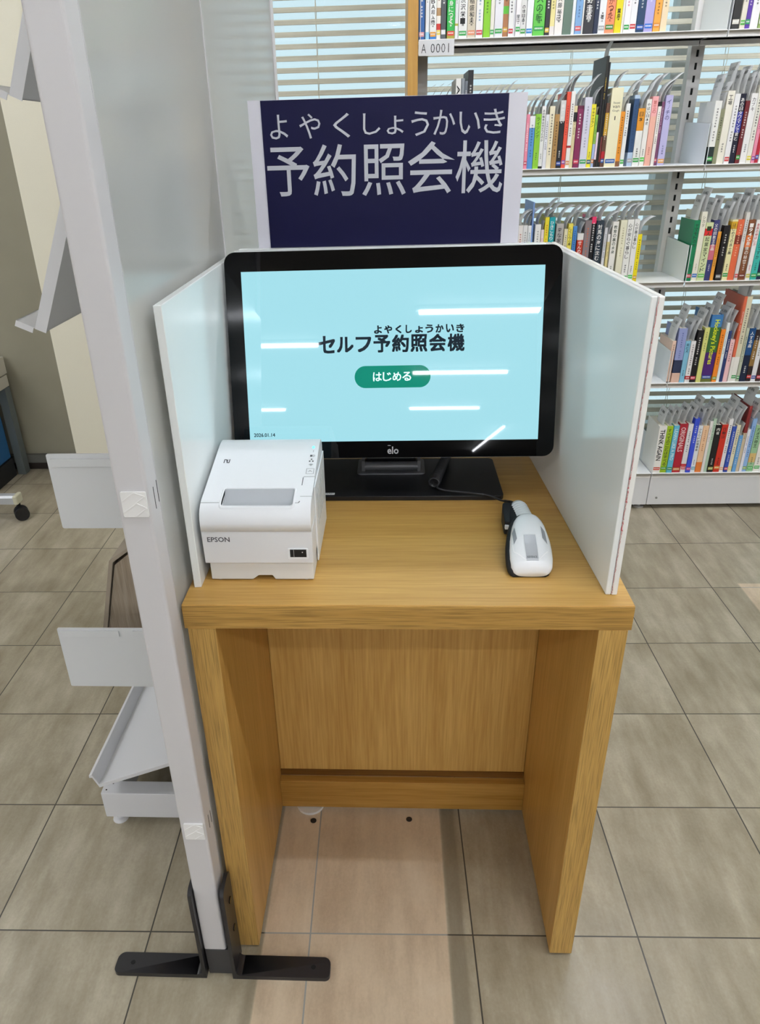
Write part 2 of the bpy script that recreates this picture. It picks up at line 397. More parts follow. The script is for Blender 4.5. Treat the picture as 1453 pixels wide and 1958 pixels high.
for u in (-.02, .86, -.88):
    f = MB(); f.cyl((u, .03, 0), .02, .006, 'z', 20); f.cyl((u, .03, .006), .008, .0125, 'z', 12); f.build('levelling_foot', mat('foot_steel', 'c9c9c9', .3, .6), parent=bs)
MB().box(-.943, -.912, -.012, .26, 0, 2.0).build('end_panel', wood_end, parent=bs, bevel=.001)
c = MB(); c.box(-.9105, -.804, -.004, -.002, 1.5265, 1.566)
fn = lambda a, bb: V(a, -.0046, bb)
for ch, a0, a1 in (('A', -.902, -.888), ('0', -.874, -.862), ('0', -.858, -.846), ('0', -.842, -.831), ('I', -.8215, -.8195)):
    put(c, ch, a0, a1, 1.5335, 1.5565, fn, 1, -.012)
c.build('shelf_label_card', [mat('card_white', 'dcdcde', .6), ink], fr='S', label='white card handwritten "A 0001" on the top shelf edge beside the wooden end panel', cat='label')

# ------------------------------------------------------------------ books and reservation slips
_N = NT(paper); _pb = paper.node_tree.nodes['Principled BSDF']; _pb.inputs['Base Color'].default_value = lin('f4f4f4')
_tr = _N.n('ShaderNodeBsdfTranslucent'); _tr.inputs['Color'].default_value = (.9, .9, .9, 1); _mx = _N.n('ShaderNodeMixShader'); _mx.inputs[0].default_value = .25
_N.l(_pb.outputs[0], _mx.inputs[1]); _N.l(_tr.outputs[0], _mx.inputs[2]); _N.l(_mx.outputs[0], paper.node_tree.nodes['Material Output'].inputs['Surface'])
page_m = mat('page_block', 'ded8c6', .8, noise_amt=.12, noise_scale=900)
ROWNAME = {'A': 'top shelf', 'B': 'second shelf', 'C': 'third shelf', 'D': 'fourth shelf', 'E': 'bottom shelf'}
ORDN = ['first', 'second', 'third', 'fourth', 'fifth', 'sixth', 'seventh', 'eighth', 'ninth', 'tenth', 'eleventh', 'twelfth', 'thirteenth', 'fourteenth', 'fifteenth', 'sixteenth', 'seventeenth', 'eighteenth', 'nineteenth', 'twentieth']
def ordn(i):
    if i < 20: return ORDN[i]
    t = {2: 'twenty-', 3: 'thirty-', 4: 'forty-'}[(i + 1) // 10]
    r = (i + 1) % 10
    return (t + ORDN[r - 1]) if r else {2: 'twentieth', 3: 'thirtieth', 4: 'fortieth'}[(i + 1) // 10]
VIS = .0062      # spines stand this far back from the shelf edge
rng = random.Random(11)
def pseudo(mb, a0, a1, b, size, fn, m, r):
    """a column cell of small strokes like an unreadable character"""
    s = size
    k = r.randint(3, 5)
    for i in range(k):
        bb = b + s * (.15 + .7 * i / k)
        w0 = a0 + (a1 - a0) * r.uniform(0, .25); w1 = a1 - (a1 - a0) * r.uniform(0, .25)
        mb.face([fn(w0, bb), fn(w1, bb), fn(w1, bb + s * .09), fn(w0, bb + s * .09)], m)
    x = a0 + (a1 - a0) * r.uniform(.3, .7)
    mb.face([fn(x, b + s * .1), fn(x + (a1 - a0) * .1, b + s * .1), fn(x + (a1 - a0) * .1, b + s * .9), fn(x, b + s * .9)], m)
def book(key, i, n, e, frm):
    u, t, h, main, txt, tc, st, desc, bands = e
    r = random.Random(hash((key, i)) if 0 else i * 31 + ord(key[0]) * 7 + int(key[1]))
    z = ZS[key[0]]; v0 = VIS + r.uniform(-.001, .003); dep = .128 if h < .2 else min(.16, h * .66)
    dep = min(dep, .2 - v0); c = .0012 if h < .195 else .0022
    mats = [flat(main), ink if tc == '1c1c1e' else flat(tc)]
    cover = MB(); zs = [0, 1]
    for f0, f1, col in bands: zs += [f0, f1]
    zs = sorted(set(zs)); round_ = .0008
    prof = [(u, v0 + round_), (u + round_, v0), (u + t - round_, v0), (u + t, v0 + round_), (u + t, v0 + dep), (u + t - c, v0 + dep), (u + t - c, v0 + c), (u + c, v0 + c), (u + c, v0 + dep), (u, v0 + dep)]
    for a, bq in zip(zs[:-1], zs[1:]):
        mi = 0
        for f0, f1, col in bands:
            if f0 <= (a + bq) / 2 <= f1:
                mats.append(flat(col)); mi = len(mats) - 1
        cover.prism(prof, 'z', z + a * h, z + bq * h, mi)
    fn = lambda a, bb: V(a, v0 - .00025, bb)
    # title
    wd = t * .62; a0 = u + (t - wd) / 2; a1 = a0 + wd
    if txt:
        latin = all(ord(ch) < 128 for ch in txt)
        if latin and len(txt) > 4 and txt[0] != 'V':
            # runs downwards, rotated
            vs, fs, asp = glyphs(txt, .02); L = h * (.66 if len(txt) > 9 else .5)
            cover.add([V(u + t * .2 + y * t * .6, v0 - .00025, z + h * .93 - x * L) for x, y in vs], fs, 1)
        elif txt[0] == 'V' and latin:
            for k, wds in enumerate(txt.split()): put(cover, wds, u + t * .2, u + t * .8, z + h * (.80 - k * .05), z + h * (.83 - k * .05), fn, 1)
            put(cover, '1', u + t * .46, u + t * .54, z + h * .6, z + h * .65, fn, 1)
        else:
            k = len(txt); size = min(wd * 1.05, h * .74 / k); top = z + h * (.95 if key[0] != 'A' else .72)
            if key == 'A1' and k <= 4: size = min(wd * 1.1, h * .5 / k)
            if size > wd: size = wd
            a0 = u + t / 2 - size / 2
            if key[0] == 'A': top = z + .036 + k * size * 1.08
            for q, ch in enumerate(txt):
                bb = top - (q + 1) * size * 1.08
                cyl_ = 1
                if ch in 'ーノー': put(cover, ch, a0 + size * .3, a0 + size * .7, bb, bb + size * .9, fn, 1)
                else: put(cover, ch, a0, a0 + size * .92, bb, bb + size * .92, fn, 1, .01)
            if h * .9 - k * size > .03 and t > .008:
                for q in range(4): pseudo(cover, u + t * .35, u + t * .65, z + h * .16 + q * t * .32, t * .3, fn, 1, r)
    elif t > .0055:
        sz = min(t * .42, .0062); q0 = r.uniform(.80, .9); k = r.randint(9, 16); side = r.uniform(.25, .4)
        for q in range(k):
            if q == k - 5: continue
            bb = z + h * q0 - q * sz * 1.25
            if bb < z + h * .2: break
            pseudo(cover, u + t * .5 - sz * .5, u + t * .5 + sz * .5, bb, sz, fn, 1, r)
    side = 'left' if frm[0] == 'L' else 'right'
    o = cover.build('book', mats, org=(u + t / 2, v0 + dep / 2, z), fr='S', label=None, cat='book', group='books on the ' + ROWNAME[key[0]] + (', left bay' if key[1] == '1' else ', right bay'))
    name = desc + ' book'
    pos = frm[1]
    o['label'] = '%s, %s %s, %s' % (name, pos[0], pos[1], ROWNAME[key[0]])
    MB().box(u + c, u + t - c, v0 + c, v0 + dep - .002, z + .0015, z + h - (.0012 if h < .195 else .003)).build('page_block', page_m, parent=o)
    if st and t > .006:
        q = MB(); s0 = z + .009 + r.uniform(-.002, .004); q.box(u + t * .08, u + t * .92, v0 - .0006, v0 - .0001, s0, s0 + .0115)
        f2 = lambda a, bb: V(a, v0 - .0008, bb); nn = max(2, int(t / .003))
        for k in range(nn):
            a = u + t * (.16 + .7 * k / nn); q.face([f2(a, s0 + .004), f2(a + t * .4 / nn, s0 + .004), f2(a + t * .4 / nn, s0 + .008), f2(a, s0 + .008)], 1)
        q.build('spine_label', [flat(st), flat('f4f4f2')], parent=o)
    return o
SLIP_N = {'B2': 450, 'C2': 461, 'D2': 1067, 'E2': 880}
def slip(key, i, e, rise, curl, num, label, lean=0):
    u, t, h = e[:3]; z = ZS[key[0]] + h - .012; L = rise + .012; uc = u + t * .5; W = .072 if key[1] == '2' else .052; v0 = VIS + .006
    # arc in (u,z): angle grows from 0 to curl over L after a straight root
    def pos(s_):
        th = 0; root = .015
        if s_ < root or curl < .02: 
            return uc + lean * s_, z + s_
        k = curl / (L - root); q = s_ - root
        return uc + lean * root + (1 - math.cos(k * q)) / k, z + root + math.sin(k * q) / k
    mb = MB(); n = 12; R = []
    for k in range(n + 1):
        s_ = L * k / n; a, bz = pos(s_); 
        R.append([V(a, v0, bz), V(a, v0 + W, bz), V(a + .00018, v0 + W, bz), V(a + .00018, v0, bz)])
    mb.loft([r[:2] for r in R], 0, True, False, False); mb.loft([r[:1:-1] for r in R], 0, True, False, False)
    if num:
        def fn(a, bb):
            x, zz = pos(L - .022 + bb); return V(x - .0005, v0 + W - .004 - a if 0 else v0 + .008 + (.056 - a), zz)
        put(mb, num, .004, .042, .0, .0095, fn, 1)
        put(mb, '---', .004, .026, -.012, -.0112, fn, 1)
    return mb.build('reservation_slip', [paper, ink], fr='S', label=label, cat='paper slip', group='paper slips standing in the books on the ' + ROWNAME[key[0]])
BOOKS = {
 'A1': [
  (-0.9103, 0.0178, 0.182, '2f5f9e', '', 'f0eee8', 'e0a0a0', 'deep blue', []),
  (-0.8901, 0.0111, 0.188, 'e9eaea', '', '1c1c1e', '', 'white', [(0, 0.1, '9ccfe6')]),
  (-0.8774, 0.0196, 0.19, 'f2f2f0', 'VBA超入門', '1c1c1e', 'e09a2c', 'white blue-footed latin-lettered', [(0, 0.08, '3f83cc')]),
  (-0.8572, 0.0124, 0.194, 'efeae0', '', '8a1f1f', 'e6d34a', 'cream with round red dots', [(0.12, 0.2, 'c8342c'), (0.3, 0.4, 'b08a60')]),
  (-0.8442, 0.0148, 0.188, '4a4f52', '', 'f0eee8', 'e8e8e8', 'dark grey cloth-bound', []),
  (-0.8263, 0.0229, 0.188, '2fae4a', '必携スキルが身につく', 'f0eee8', 'd8423a', 'vivid green', [(0, 0.1, 'a8a040')]),
  (-0.8027, 0.0094, 0.188, 'e4e6e6', '', '1c1c1e', '', 'slim white', [(0.17, 0.2, 'b8b850')]),
  (-0.7924, 0.0255, 0.19, 'f0efec', '渋沢栄一', '1c1c1e', '2c9a44', 'white brush-titled', []),
  (-0.7657, 0.0242, 0.19, 'd8cdb8', '稲盛和夫', '3a3630', 'e3916a', 'beige round-portrait', []),
  (-0.7405, 0.0202, 0.194, 'efeeea', '', '6a9ac0', 'c8343a', 'white pale-blue titled', []),
  (-0.7187, 0.0196, 0.182, '86c82a', '', '2a4a10', '', 'lime green', []),
  (-0.6982, 0.0118, 0.194, 'ece6dc', '', '8a8a80', '2c9a44', 'white with orange upper half', [(0.48, 1, 'e8a020')]),
  (-0.6857, 0.0241, 0.19, 'e8e7ec', '', '3a3a3a', '2c9a44', 'pale grey-white', []),
  (-0.661, 0.0152, 0.19, 'a8714a', '', '1c1c1e', 'c89a30', 'brown photo-covered', [(0.3, 0.4, '5ab83a')]),
  (-0.6451, 0.015, 0.182, 'ecebe8', '', '1c1c1e', 'c8343a', 'white red-labelled', []),
  (-0.6294, 0.0047, 0.19, 'dddce0', '', '1c1c1e', '', 'very thin white', []),
  (-0.624, 0.0143, 0.194, 'f0ecec', '関口', '444444', '2c9a44', 'white with pink upper half', [(0.48, 1, 'f09ab8')]),
  (-0.6091, 0.0158, 0.182, 'e0dedb', 'の境目森', '1c1c1e', '3a9a3a', 'off-white heavy-titled', []),
  (-0.5922, 0.0188, 0.188, 'edf0f0', '', '2a6a9a', '2a86c8', 'white blue-labelled', []),
  (-0.5718, 0.0338, 0.188, '62c04a', 'ニクスの転', '1d5a20', '2c9a44', 'thick bright green', []),
  (-0.5372, 0.0135, 0.188, '26252a', '', 'f0eee8', 'd8b040', 'black', []),
  (-0.5231, 0.0139, 0.19, 'e8dc98', '', '6a6030', '', 'pale yellow-cream', [(0, 0.12, 'e8e0dc')]),
  (-0.5086, 0.0229, 0.194, 'efe9e2', '兵藤裕己', '4a4a4a', '', 'ivory', []),
  (-0.4846, 0.025, 0.182, '5f7466', '', 'd8d8c8', '', 'grey-green with pale yellow top', [(0.55, 1, 'e6e290')]),
  (-0.459, 0.0094, 0.188, 'e8eaea', '', '1c1c1e', '', 'narrow white', []),
  (-0.449, 0.0191, 0.182, '7fa8d4', '', '2a4a80', 'c84a4a', 'sky-blue', []),
  (-0.4293, 0.0041, 0.19, 'ece8e0', '', '1c1c1e', '', 'hair-thin cream', []),
  (-0.4246, 0.0297, 0.182, '2c2b30', '東野圭吾', 'f0eee8', '', 'thick black white-lettered', []),
  (-0.3943, 0.0135, 0.182, '1e2840', '', 'f0eee8', '', 'dark navy', []),
  (-0.3803, 0.0195, 0.182, 'e9eaea', '著', '1c1c1e', 'a8a8a8', 'white grey-labelled', []),
  (-0.3602, 0.0265, 0.182, 'f2926a', 'てほしかった', '6a2a18', '3c7a34', 'salmon orange', []),
  (-0.3331, 0.0195, 0.194, 'e0d020', '貫井', '1c1c1e', '', 'bright yellow', []),
  (-0.313, 0.0059, 0.188, 'efeadd', '', '1c1c1e', 'c85050', 'slim cream', []),
  (-0.3064, 0.0171, 0.19, 'f2eef0', '', 'c04070', '2c9a44', 'white pink-titled', []),
  (-0.2887, 0.0186, 0.194, 'eaeaea', '', '1c1c1e', 'c83a3a', 'white grey-titled', []),
  (-0.2692, 0.0225, 0.182, '1f3c5c', '', 'f0eee8', '2a5ab0', 'midnight blue', []),
  (-0.2461, 0.0256, 0.19, 'b0a8d8', '', 'e8e8f4', '2a6ac8', 'lavender and white', []),
  (-0.2192, 0.0193, 0.188, 'eda448', '', '4a3010', 'd88a30', 'light orange', []),
  (-0.1986, 0.0185, 0.182, 'e8d4b0', '', '5a4a30', '', 'sand-coloured', []),
 ],
 'A2': [
  (0.0088, 0.0223, 0.19, '2b2a2a', '', 'f0eee8', 'e0dcd0', 'black white-lettered', []),
  (0.0327, 0.0149, 0.19, 'e0dac8', '', '5a5a50', '4aa83a', 'pale cream', []),
  (0.0485, 0.0131, 0.182, '5a3a9a', '', 'f0eee8', '2c9a54', 'purple', []),
  (0.0629, 0.0226, 0.188, 'f0eeee', '', '1c1c1e', '', 'plain white', []),
  (0.0868, 0.0162, 0.194, '8aa060', '', '1c1c1e', 'c0c8c0', 'sage green', []),
 ],
 'B1': [
  (-0.7943, 0.0159, 0.254, 'ecebe6', 'ATELIER to', '1c1c1e', '', 'tall white', []),
  (-0.7768, 0.0094, 0.254, '8a9096', '', 'f0eee8', '', 'slate grey', []),
  (-0.7668, 0.0093, 0.247, '6a7078', '', 'f0eee8', '', 'dark slate', []),
  (-0.7569, 0.0157, 0.275, '1c1c20', '', 'f0eee8', '', 'tall black', []),
  (-0.5709, 0.01, 0.153, 'e88aa0', '', 'ffffff', 'c84a5a', 'rose pink', []),
  (-0.5601, 0.017, 0.148, '5a94d0', '', '1f3c6a', '', 'medium blue with white top', [(0.78, 1, 'f0f0f0')]),
  (-0.5425, 0.0175, 0.153, '8ec83a', 'ライジング', '2f5a10', '', 'grass green', []),
  (-0.5244, 0.012, 0.174, 'efeeea', 'あの戦争は何だったのか', '1c1c1e', '', 'white black-footed', [(0, 0.04, '1c1c1e')]),
  (-0.5118, 0.0109, 0.151, 'e6e6ea', '', '3a3a4a', '', 'narrow grey-white', []),
  (-0.5003, 0.0154, 0.173, 'efe6c8', '', '1c1c1e', '', 'cream', []),
  (-0.4841, 0.0148, 0.151, 'a9834e', '', '3a2a10', '', 'tan brown', []),
  (-0.4685, 0.0159, 0.188, '1e1e22', '最後の戦い', 'f0eee8', '2a4a9a', 'black with grey-white top', [(0.7, 1, 'd8d6d2')]),
  (-0.4518, 0.0121, 0.21, 'e2543e', '', '7a1010', '8a50a0', 'tall vermilion red', []),
  (-0.4391, 0.0124, 0.211, 'efece6', '', '3a3030', 'd8935a', 'tall white red-dotted', [(0.27, 0.3, 'a02020')]),
  (-0.426, 0.01, 0.172, 'ddcfa0', '', '4a4a3a', '', 'beige with a black patch', [(0.75, 0.9, '1c1c1e')]),
  (-0.4152, 0.018, 0.172, '7c2550', '', 'f0eee8', 'c83a50', 'plum purple', [(0.95, 1, '5a1a3a')]),
  (-0.3954, 0.0224, 0.194, 'd9d8e6', '', '8a8aa4', '2c9a54', 'thick pale lilac', []),
  (-0.3723, 0.0132, 0.175, 'efe23c', 'サキヤクラン', '2a3a20', '1a4a6a', 'lemon yellow', []),
  (-0.3583, 0.0078, 0.146, 'a9b9e0', '', '3a5a2a', 'd88a50', 'pale blue with green top', [(0.45, 1, '8ab84a')]),
  (-0.3499, 0.0062, 0.218, 'f0dce8', '', '3a2a4a', '', 'tall thin black-and-pink', [(0.45, 1, '1c1c1e'), (0, 0.1, '2a2020')]),
  (-0.3431, 0.0079, 0.3, '20201e', '', 'e8c030', '', 'tallest black gold-lettered', []),
  (-0.3346, 0.005, 0.284, '18181a', '', 'f0eee8', '', 'tall black narrow', [(0.05, 0.3, '7a3a3a')]),
  (-0.329, 0.0113, 0.177, '5a3a2a', '', 'f0eee8', '2a5aa0', 'colourful red-and-brown', [(0.1, 0.25, 'b02028'), (0.5, 0.85, 'c89a30')]),
  (-0.3167, 0.035, 0.217, 'efe8c4', 'Vincent van Gogh', '3a3a30', '2a60a8', 'very thick ivory', []),
  (-0.2811, 0.0132, 0.153, 'e8962c', '', '6a3a00', '', 'orange', [(0, 0.1, '8a5a3a')]),
  (-0.2674, 0.0123, 0.174, 'eef0ee', '', '1c1c1e', '38b040', 'white green-cross-labelled', []),
  (-0.2448, 0.0158, 0.196, 'b8cde4', '', '1f3c5c', 'a8a8b0', 'pale blue with navy stripe', [(0.2, 0.95, '2c4a70')]),
  (-0.2282, 0.0207, 0.16, 'ecece8', '日本', '3a3a2a', '38a048', 'white with amber upper cover', [(0.62, 1, 'e0962c')]),
  (-0.2062, 0.015, 0.184, 'f0eee6', 'やばい日本史', '1c1c1e', '4ac038', 'white heavy black-lettered', []),
  (-0.1904, 0.0181, 0.191, 'f2b8a4', '第三の', 'c05a50', '', 'pastel salmon', [(0.72, 1, 'f4b0b0')]),
  (-0.1704, 0.0106, 0.176, 'f0ece4', '', '1c1c1e', '', 'white black-topped', [(0.93, 1, '1c1c1e')]),
  (-0.159, 0.0083, 0.176, '7c4a6c', '', 'e8d8e8', 'c85a6a', 'mauve', []),
  (-0.1496, 0.0213, 0.193, 'bdb8e0', 'イノチの', '4a4a80', 'e0a050', 'light violet', []),
 ],
 'B2': [
  (0.0021, 0.0206, 0.174, 'efeee8', '', '1c1c1e', '3a9a4a', 'white with black foot', [(0, 0.28, '1c2a28')]),
  (0.0234, 0.0123, 0.152, '8a8a6c', '', '33332a', '', 'olive grey', []),
  (0.0365, 0.0211, 0.2, 'efeada', '工場', '2a2a24', '', 'tall ivory', []),
  (0.0583, 0.016, 0.191, 'edeceb', '', '2a2a2a', 'c83a3a', 'white red-footed', []),
  (0.0751, 0.0174, 0.191, '17182c', 'あの日タワマンで君と', 'f0eee8', '', 'navy and black', [(0.45, 0.75, '3a3f96')]),
  (0.0944, 0.0128, 0.172, '6a2026', '', 'f0eee8', '2c9a44', 'maroon', []),
  (0.1082, 0.0188, 0.191, 'efedea', 'カブキ', '6a6a6a', '', 'white grey-titled', []),
  (0.1281, 0.0145, 0.213, 'e9e6da', '', '1c1c1e', 'e0d030', 'tall off-white yellow-footed', []),
  (0.1439, 0.0103, 0.168, 'e892a8', '', '1c1c1e', '8a50a0', 'rose pink', []),
  (0.1553, 0.0102, 0.168, 'b8283a', '', 'f0eee8', '4a5aa8', 'crimson', []),
  (0.1666, 0.0199, 0.167, 'eceae6', '', '1c1c1e', '', 'plain white', []),
 ],
 'C1': [
  (-0.5716, 0.0145, 0.188, 'efeae6', '', 'c05a40', '', 'white orange-lettered', []),
  (-0.5561, 0.0145, 0.188, 'e6e6e6', '', '6a6a6a', '', 'grey-white', []),
  (-0.5406, 0.011, 0.187, 'edf0f0', '', '2a7a9a', '', 'white teal-lettered', []),
  (-0.5288, 0.0048, 0.257, '7f9fd8', '', 'f0eee8', '', 'tall periwinkle blue', []),
  (-0.5173, 0.0187, 0.19, 'efeeea', '', '5a5a5a', '', 'white faint-titled', []),
  (-0.4961, 0.0097, 0.173, 'f0e0e0', '', 'c05a5a', '', 'blush white', []),
  (-0.4858, 0.0135, 0.211, 'e8d838', '', 'c84020', '', 'yellow with green edge', [(0, 0.4, '3aa048')]),
  (-0.4711, 0.018, 0.211, '1fa0a8', 'ひきこもり', 'f0eee8', '', 'teal', []),
  (-0.4478, 0.0242, 0.19, 'b0aca8', '変な家', '1c1c1c', '', 'warm grey brush-titled', []),
  (-0.4204, 0.0122, 0.174, 'e4dcb8', '', '1c1c1e', '', 'beige cream', []),
  (-0.4076, 0.0144, 0.19, 'efe060', 'しくじり心臓', '2a2a1a', '', 'yellow', []),
  (-0.3917, 0.0128, 0.182, '4a84c4', '', '1a3a6a', '', 'plain blue', []),
  (-0.375, 0.0204, 0.159, 'c23a24', 'おせんの物語', 'f0eee8', '', 'brick red with white top', [(0.87, 1, 'ecebe8')]),
  (-0.3539, 0.0209, 0.199, '84787a', '', 'd86a3a', '', 'grey-mauve', []),
  (-0.3324, 0.0138, 0.209, '1c1a1e', '', 'f0eee8', '', 'black with pink top', [(0.9, 1, 'e83a6a'), (0.2, 0.35, 'c83050')]),
  (-0.3158, 0.0243, 0.197, '2c3844', '対馬の海に沈む', 'f0eee8', '', 'dark slate-blue thick', []),
  (-0.2878, 0.009, 0.175, 'dcdce0', '', '1c1c1e', '', 'slim grey-white', []),
  (-0.275, 0.0084, 0.154, 'e8d898', '', '1c1c1e', '', 'straw-coloured', [(0.85, 1, 'ecebe8')]),
  (-0.2629, 0.0193, 0.193, 'efece4', '教育の裏の未来', '3a4a3a', '', 'white thin-lettered', []),
  (-0.2379, 0.0205, 0.197, 'ece8cc', '', 'a8a070', '', 'pale ivory', []),
  (-0.2157, 0.0208, 0.198, 'efeee8', '心が安らぐ暮らし', '3a3a3a', '3a9a4a', 'white neatly titled', []),
  (-0.1932, 0.0173, 0.199, 'eeede8', '心が喜ぶ暮らし', '3a3a3a', '3ac048', 'white black-dotted', []),
  (-0.1754, 0.0133, 0.152, 'f0dc1c', '', '3a3a00', 'd8a020', 'bright canary yellow', []),
 ],
 'C2': [
  (0.003, 0.0183, 0.191, '147a4e', 'ヤマモトの方', '1c1c1e', 'c84a5a', 'emerald green', []),
  (0.0218, 0.0175, 0.216, 'ebe7d4', 'シカタ', '8a8470', '2a6ab8', 'tall ivory blue-labelled', []),
  (0.0405, 0.0242, 0.183, 'd3dcaa', '一人起業家マインド', '2a3a20', '5ab848', 'pale green', [(0.78, 0.9, 'd82a2a')]),
  (0.066, 0.018, 0.19, '35386a', '父の回数王谷晶', 'f0eee8', '', 'indigo', [(0.35, 0.6, 'c86a7a')]),
  (0.085, 0.0113, 0.154, 'e09a38', '', '3a2a10', '', 'amber', []),
  (0.1006, 0.0198, 0.173, '1a1618', '', 'f0eee8', '8a8a88', 'glossy black', []),
  (0.1241, 0.0183, 0.19, 'efe6b0', 'はじめての孫士義', '1c1c1e', '2c9a44', 'cream yellow', [(0.85, 0.97, 'd8a82c')]),
  (0.1434, 0.0204, 0.19, 'e06a44', '', 'f8d0b0', '', 'coral orange', [(0.6, 0.75, '7a2a1a')]),
  (0.1648, 0.0118, 0.212, 'dcd9d2', '', '4a4a4a', 'c84040', 'tall thin grey-white', []),
  (0.1781, 0.021, 0.189, '7c4a2a', '1945最後の秘密', 'f0eee8', '6a2018', 'brown year-titled', [(0.55, 0.75, 'd86a2a')]),
  (0.2016, 0.015, 0.188, 'efebe6', '身長の伸ばし方', 'c03030', 'c8c040', 'white red-lettered', []),
  (0.2176, 0.0204, 0.185, '3fb4a8', 'どこがダメですか', '10403a', '3a9a44', 'turquoise', []),
  (0.239, 0.0155, 0.184, '1a2444', '', 'f0eee8', '3a9a54', 'dark navy', []),
 ],
 'D2': [
  (-0.0024, 0.0132, 0.149, 'e8c8b4', '', '5a3a30', '', 'peach pink', [(0, 0.02, '1c1c1e')]),
  (0.0142, 0.0287, 0.193, '98a2d0', '', '4a5a9a', '', 'wide misty blue', [(0.0, 0.18, 'e0bca8'), (0.18, 0.42, '2a3450')]),
  (0.0439, 0.0172, 0.149, '86c0da', '街と犬', '1c3a5a', '', 'powder blue', []),
  (0.0622, 0.0167, 0.148, 'eceae8', '', '4a2a2a', 'c02828', 'white with red foot', [(0.08, 0.16, 'c02828')]),
  (0.0799, 0.0201, 0.186, '161516', '', 'f0eee8', 'd84a5a', 'jet black', []),
  (0.1016, 0.0166, 0.194, 'dcdc84', '', '5a5a2a', '', 'pale lemon', []),
  (0.1193, 0.0378, 0.237, '3a6a34', "Hockney's Pictures", 'd8e020', '2a4aa0', 'broad green and purple art', [(0.82, 1, '3f78b0'), (0.1, 0.45, '4a2070'), (0, 0.1, '6a7030')]),
  (0.1587, 0.0154, 0.187, 'f08a2a', '', '7a3a00', '7a9a2a', 'vivid orange', []),
  (0.1749, 0.01, 0.209, 'e6ecec', '', '3a5a6a', '', 'white and blue slim', []),
  (0.186, 0.0109, 0.181, '2a3a6c', '', 'f0eee8', '', 'navy blue', []),
  (0.198, 0.0154, 0.151, 'f0c4c4', '', '8a4a5a', '', 'light pink', []),
  (0.2156, 0.0097, 0.297, 'd86a4a', '', 'f0eee8', '', 'very tall orange-red', [(0.0, 0.3, 'eceae2')]),
  (0.2259, 0.018, 0.296, 'dad4b8', '', '1c1c1e', '3a9a54', 'very tall cream', [(0, 0.3, 'eceae2')]),
  (0.2452, 0.0108, 0.19, 'b9bfa8', '', '3a3a2a', '3a9a54', 'grey-sage', []),
  (0.2571, 0.0217, 0.189, '1c4a7c', '人する森', 'f0eee8', '', 'ocean blue dark-based', [(0, 0.5, '14203a')]),
  (0.2799, 0.0165, 0.184, '2a1e20', '', 'f0eee8', 'c82a2a', 'black with brown panel', [(0.3, 0.8, '8a6a3a')]),
  (0.2975, 0.0165, 0.184, 'e8e8ea', '', '1c1c1e', '2a3a9a', 'white navy-labelled', []),
  (0.3151, 0.0162, 0.183, '3a2426', '', 'f0eee8', 'c83a4a', 'dark wine', []),
 ],
 'E2': [
  (0.0026, 0.0287, 0.187, 'f0eee8', 'THINK AGAIN', '1c1c1e', 'd8502c', 'white bold English-titled', []),
  (0.0326, 0.0228, 0.187, 'a4c42a', 'すべてのことは学べる', '1c1c1e', '3a9a34', 'lime-green', []),
  (0.0564, 0.0203, 0.189, '66bcd8', 'LEARN LIKE A PRO', 'd8f0f4', '2c8a54', 'sky-blue', []),
  (0.0781, 0.0296, 0.195, 'a82030', 'ORIGINALS', 'e8c8c8', 'c8803a', 'crimson English-titled', []),
  (0.109, 0.0187, 0.193, 'e9e7e6', '', '1c1c1e', 'c8343a', 'white with red lower label', [(0.13, 0.18, 'c8343a')]),
  (0.1287, 0.0175, 0.215, '3a52d0', '', 'f0eee8', 'b83a8a', 'royal blue taller', []),
  (0.1469, 0.0169, 0.186, 'e8ebec', 'クラウド記憶事業', '1c1c1e', '6ab0c0', 'white dense-titled', []),
  (0.1651, 0.021, 0.186, 'f0c8a0', '', 'b05a20', '', 'peach with orange base', [(0, 0.22, 'e8823a')]),
  (0.1871, 0.01, 0.203, 'ece8e4', '', '8a3a3a', '', 'thin white', []),
  (0.198, 0.0114, 0.212, 'b8d0b8', '', '3a4a3a', '', 'thin pale-green tall', []),
  (0.2104, 0.021, 0.189, '1c1c1c', '内省', 'f0eee8', 'a8a850', 'black outlined-lettered', []),
  (0.2327, 0.0227, 0.19, 'c83020', '行動術', '1c1c1e', 'e8a040', 'red', []),
  (0.2563, 0.0144, 0.21, 'f0efee', '', '1c1c1e', 'e0b080', 'white blank taller', []),
  (0.2717, 0.0145, 0.183, '2e4fae', '', 'f0eee8', 'c84a5a', 'cobalt blue', []),
  (0.2871, 0.0145, 0.187, 'ebe3c2', '', '1c1c1e', 'e8d860', 'cream', []),
  (0.3029, 0.0141, 0.147, '6aa4d8', '', 'f0eee8', '', 'shorter light blue', []),
  (0.318, 0.0113, 0.259, 'd9c7a8', '', '5a2020', '', 'tall maroon-topped', [(0.6, 1, '8a3030')]),
  (0.3303, 0.0106, 0.17, 'ecebf2', '', '4a4a8a', '', 'short white', []),
  (0.3419, 0.0151, 0.21, '93b8e6', '', '2a3a8a', '8ab04a', 'pale blue tall', []),
  (0.3583, 0.0236, 0.186, '9cc49a', 'カオス帝王', '1a2a1a', '3aa84a', 'sage green', [(0.2, 0.4, 'd8b878')]),
  (0.3833, 0.0226, 0.186, 'efece6', '悩み育て方', '1c1c1e', '3aa84a', 'white with large characters', [(0.85, 1, 'f0a8a0')]),
 ],
}
FROM = {'A1': ('L', 'from the wooden end panel'), 'A2': ('L', 'from left in right bay'), 'B1': ('R', 'from right in left bay'), 'B2': ('L', 'from left in right bay'), 'C1': ('R', 'from right in left bay'), 'C2': ('L', 'from left in right bay'), 'D2': ('L', 'from left'), 'E2': ('L', 'from left')}
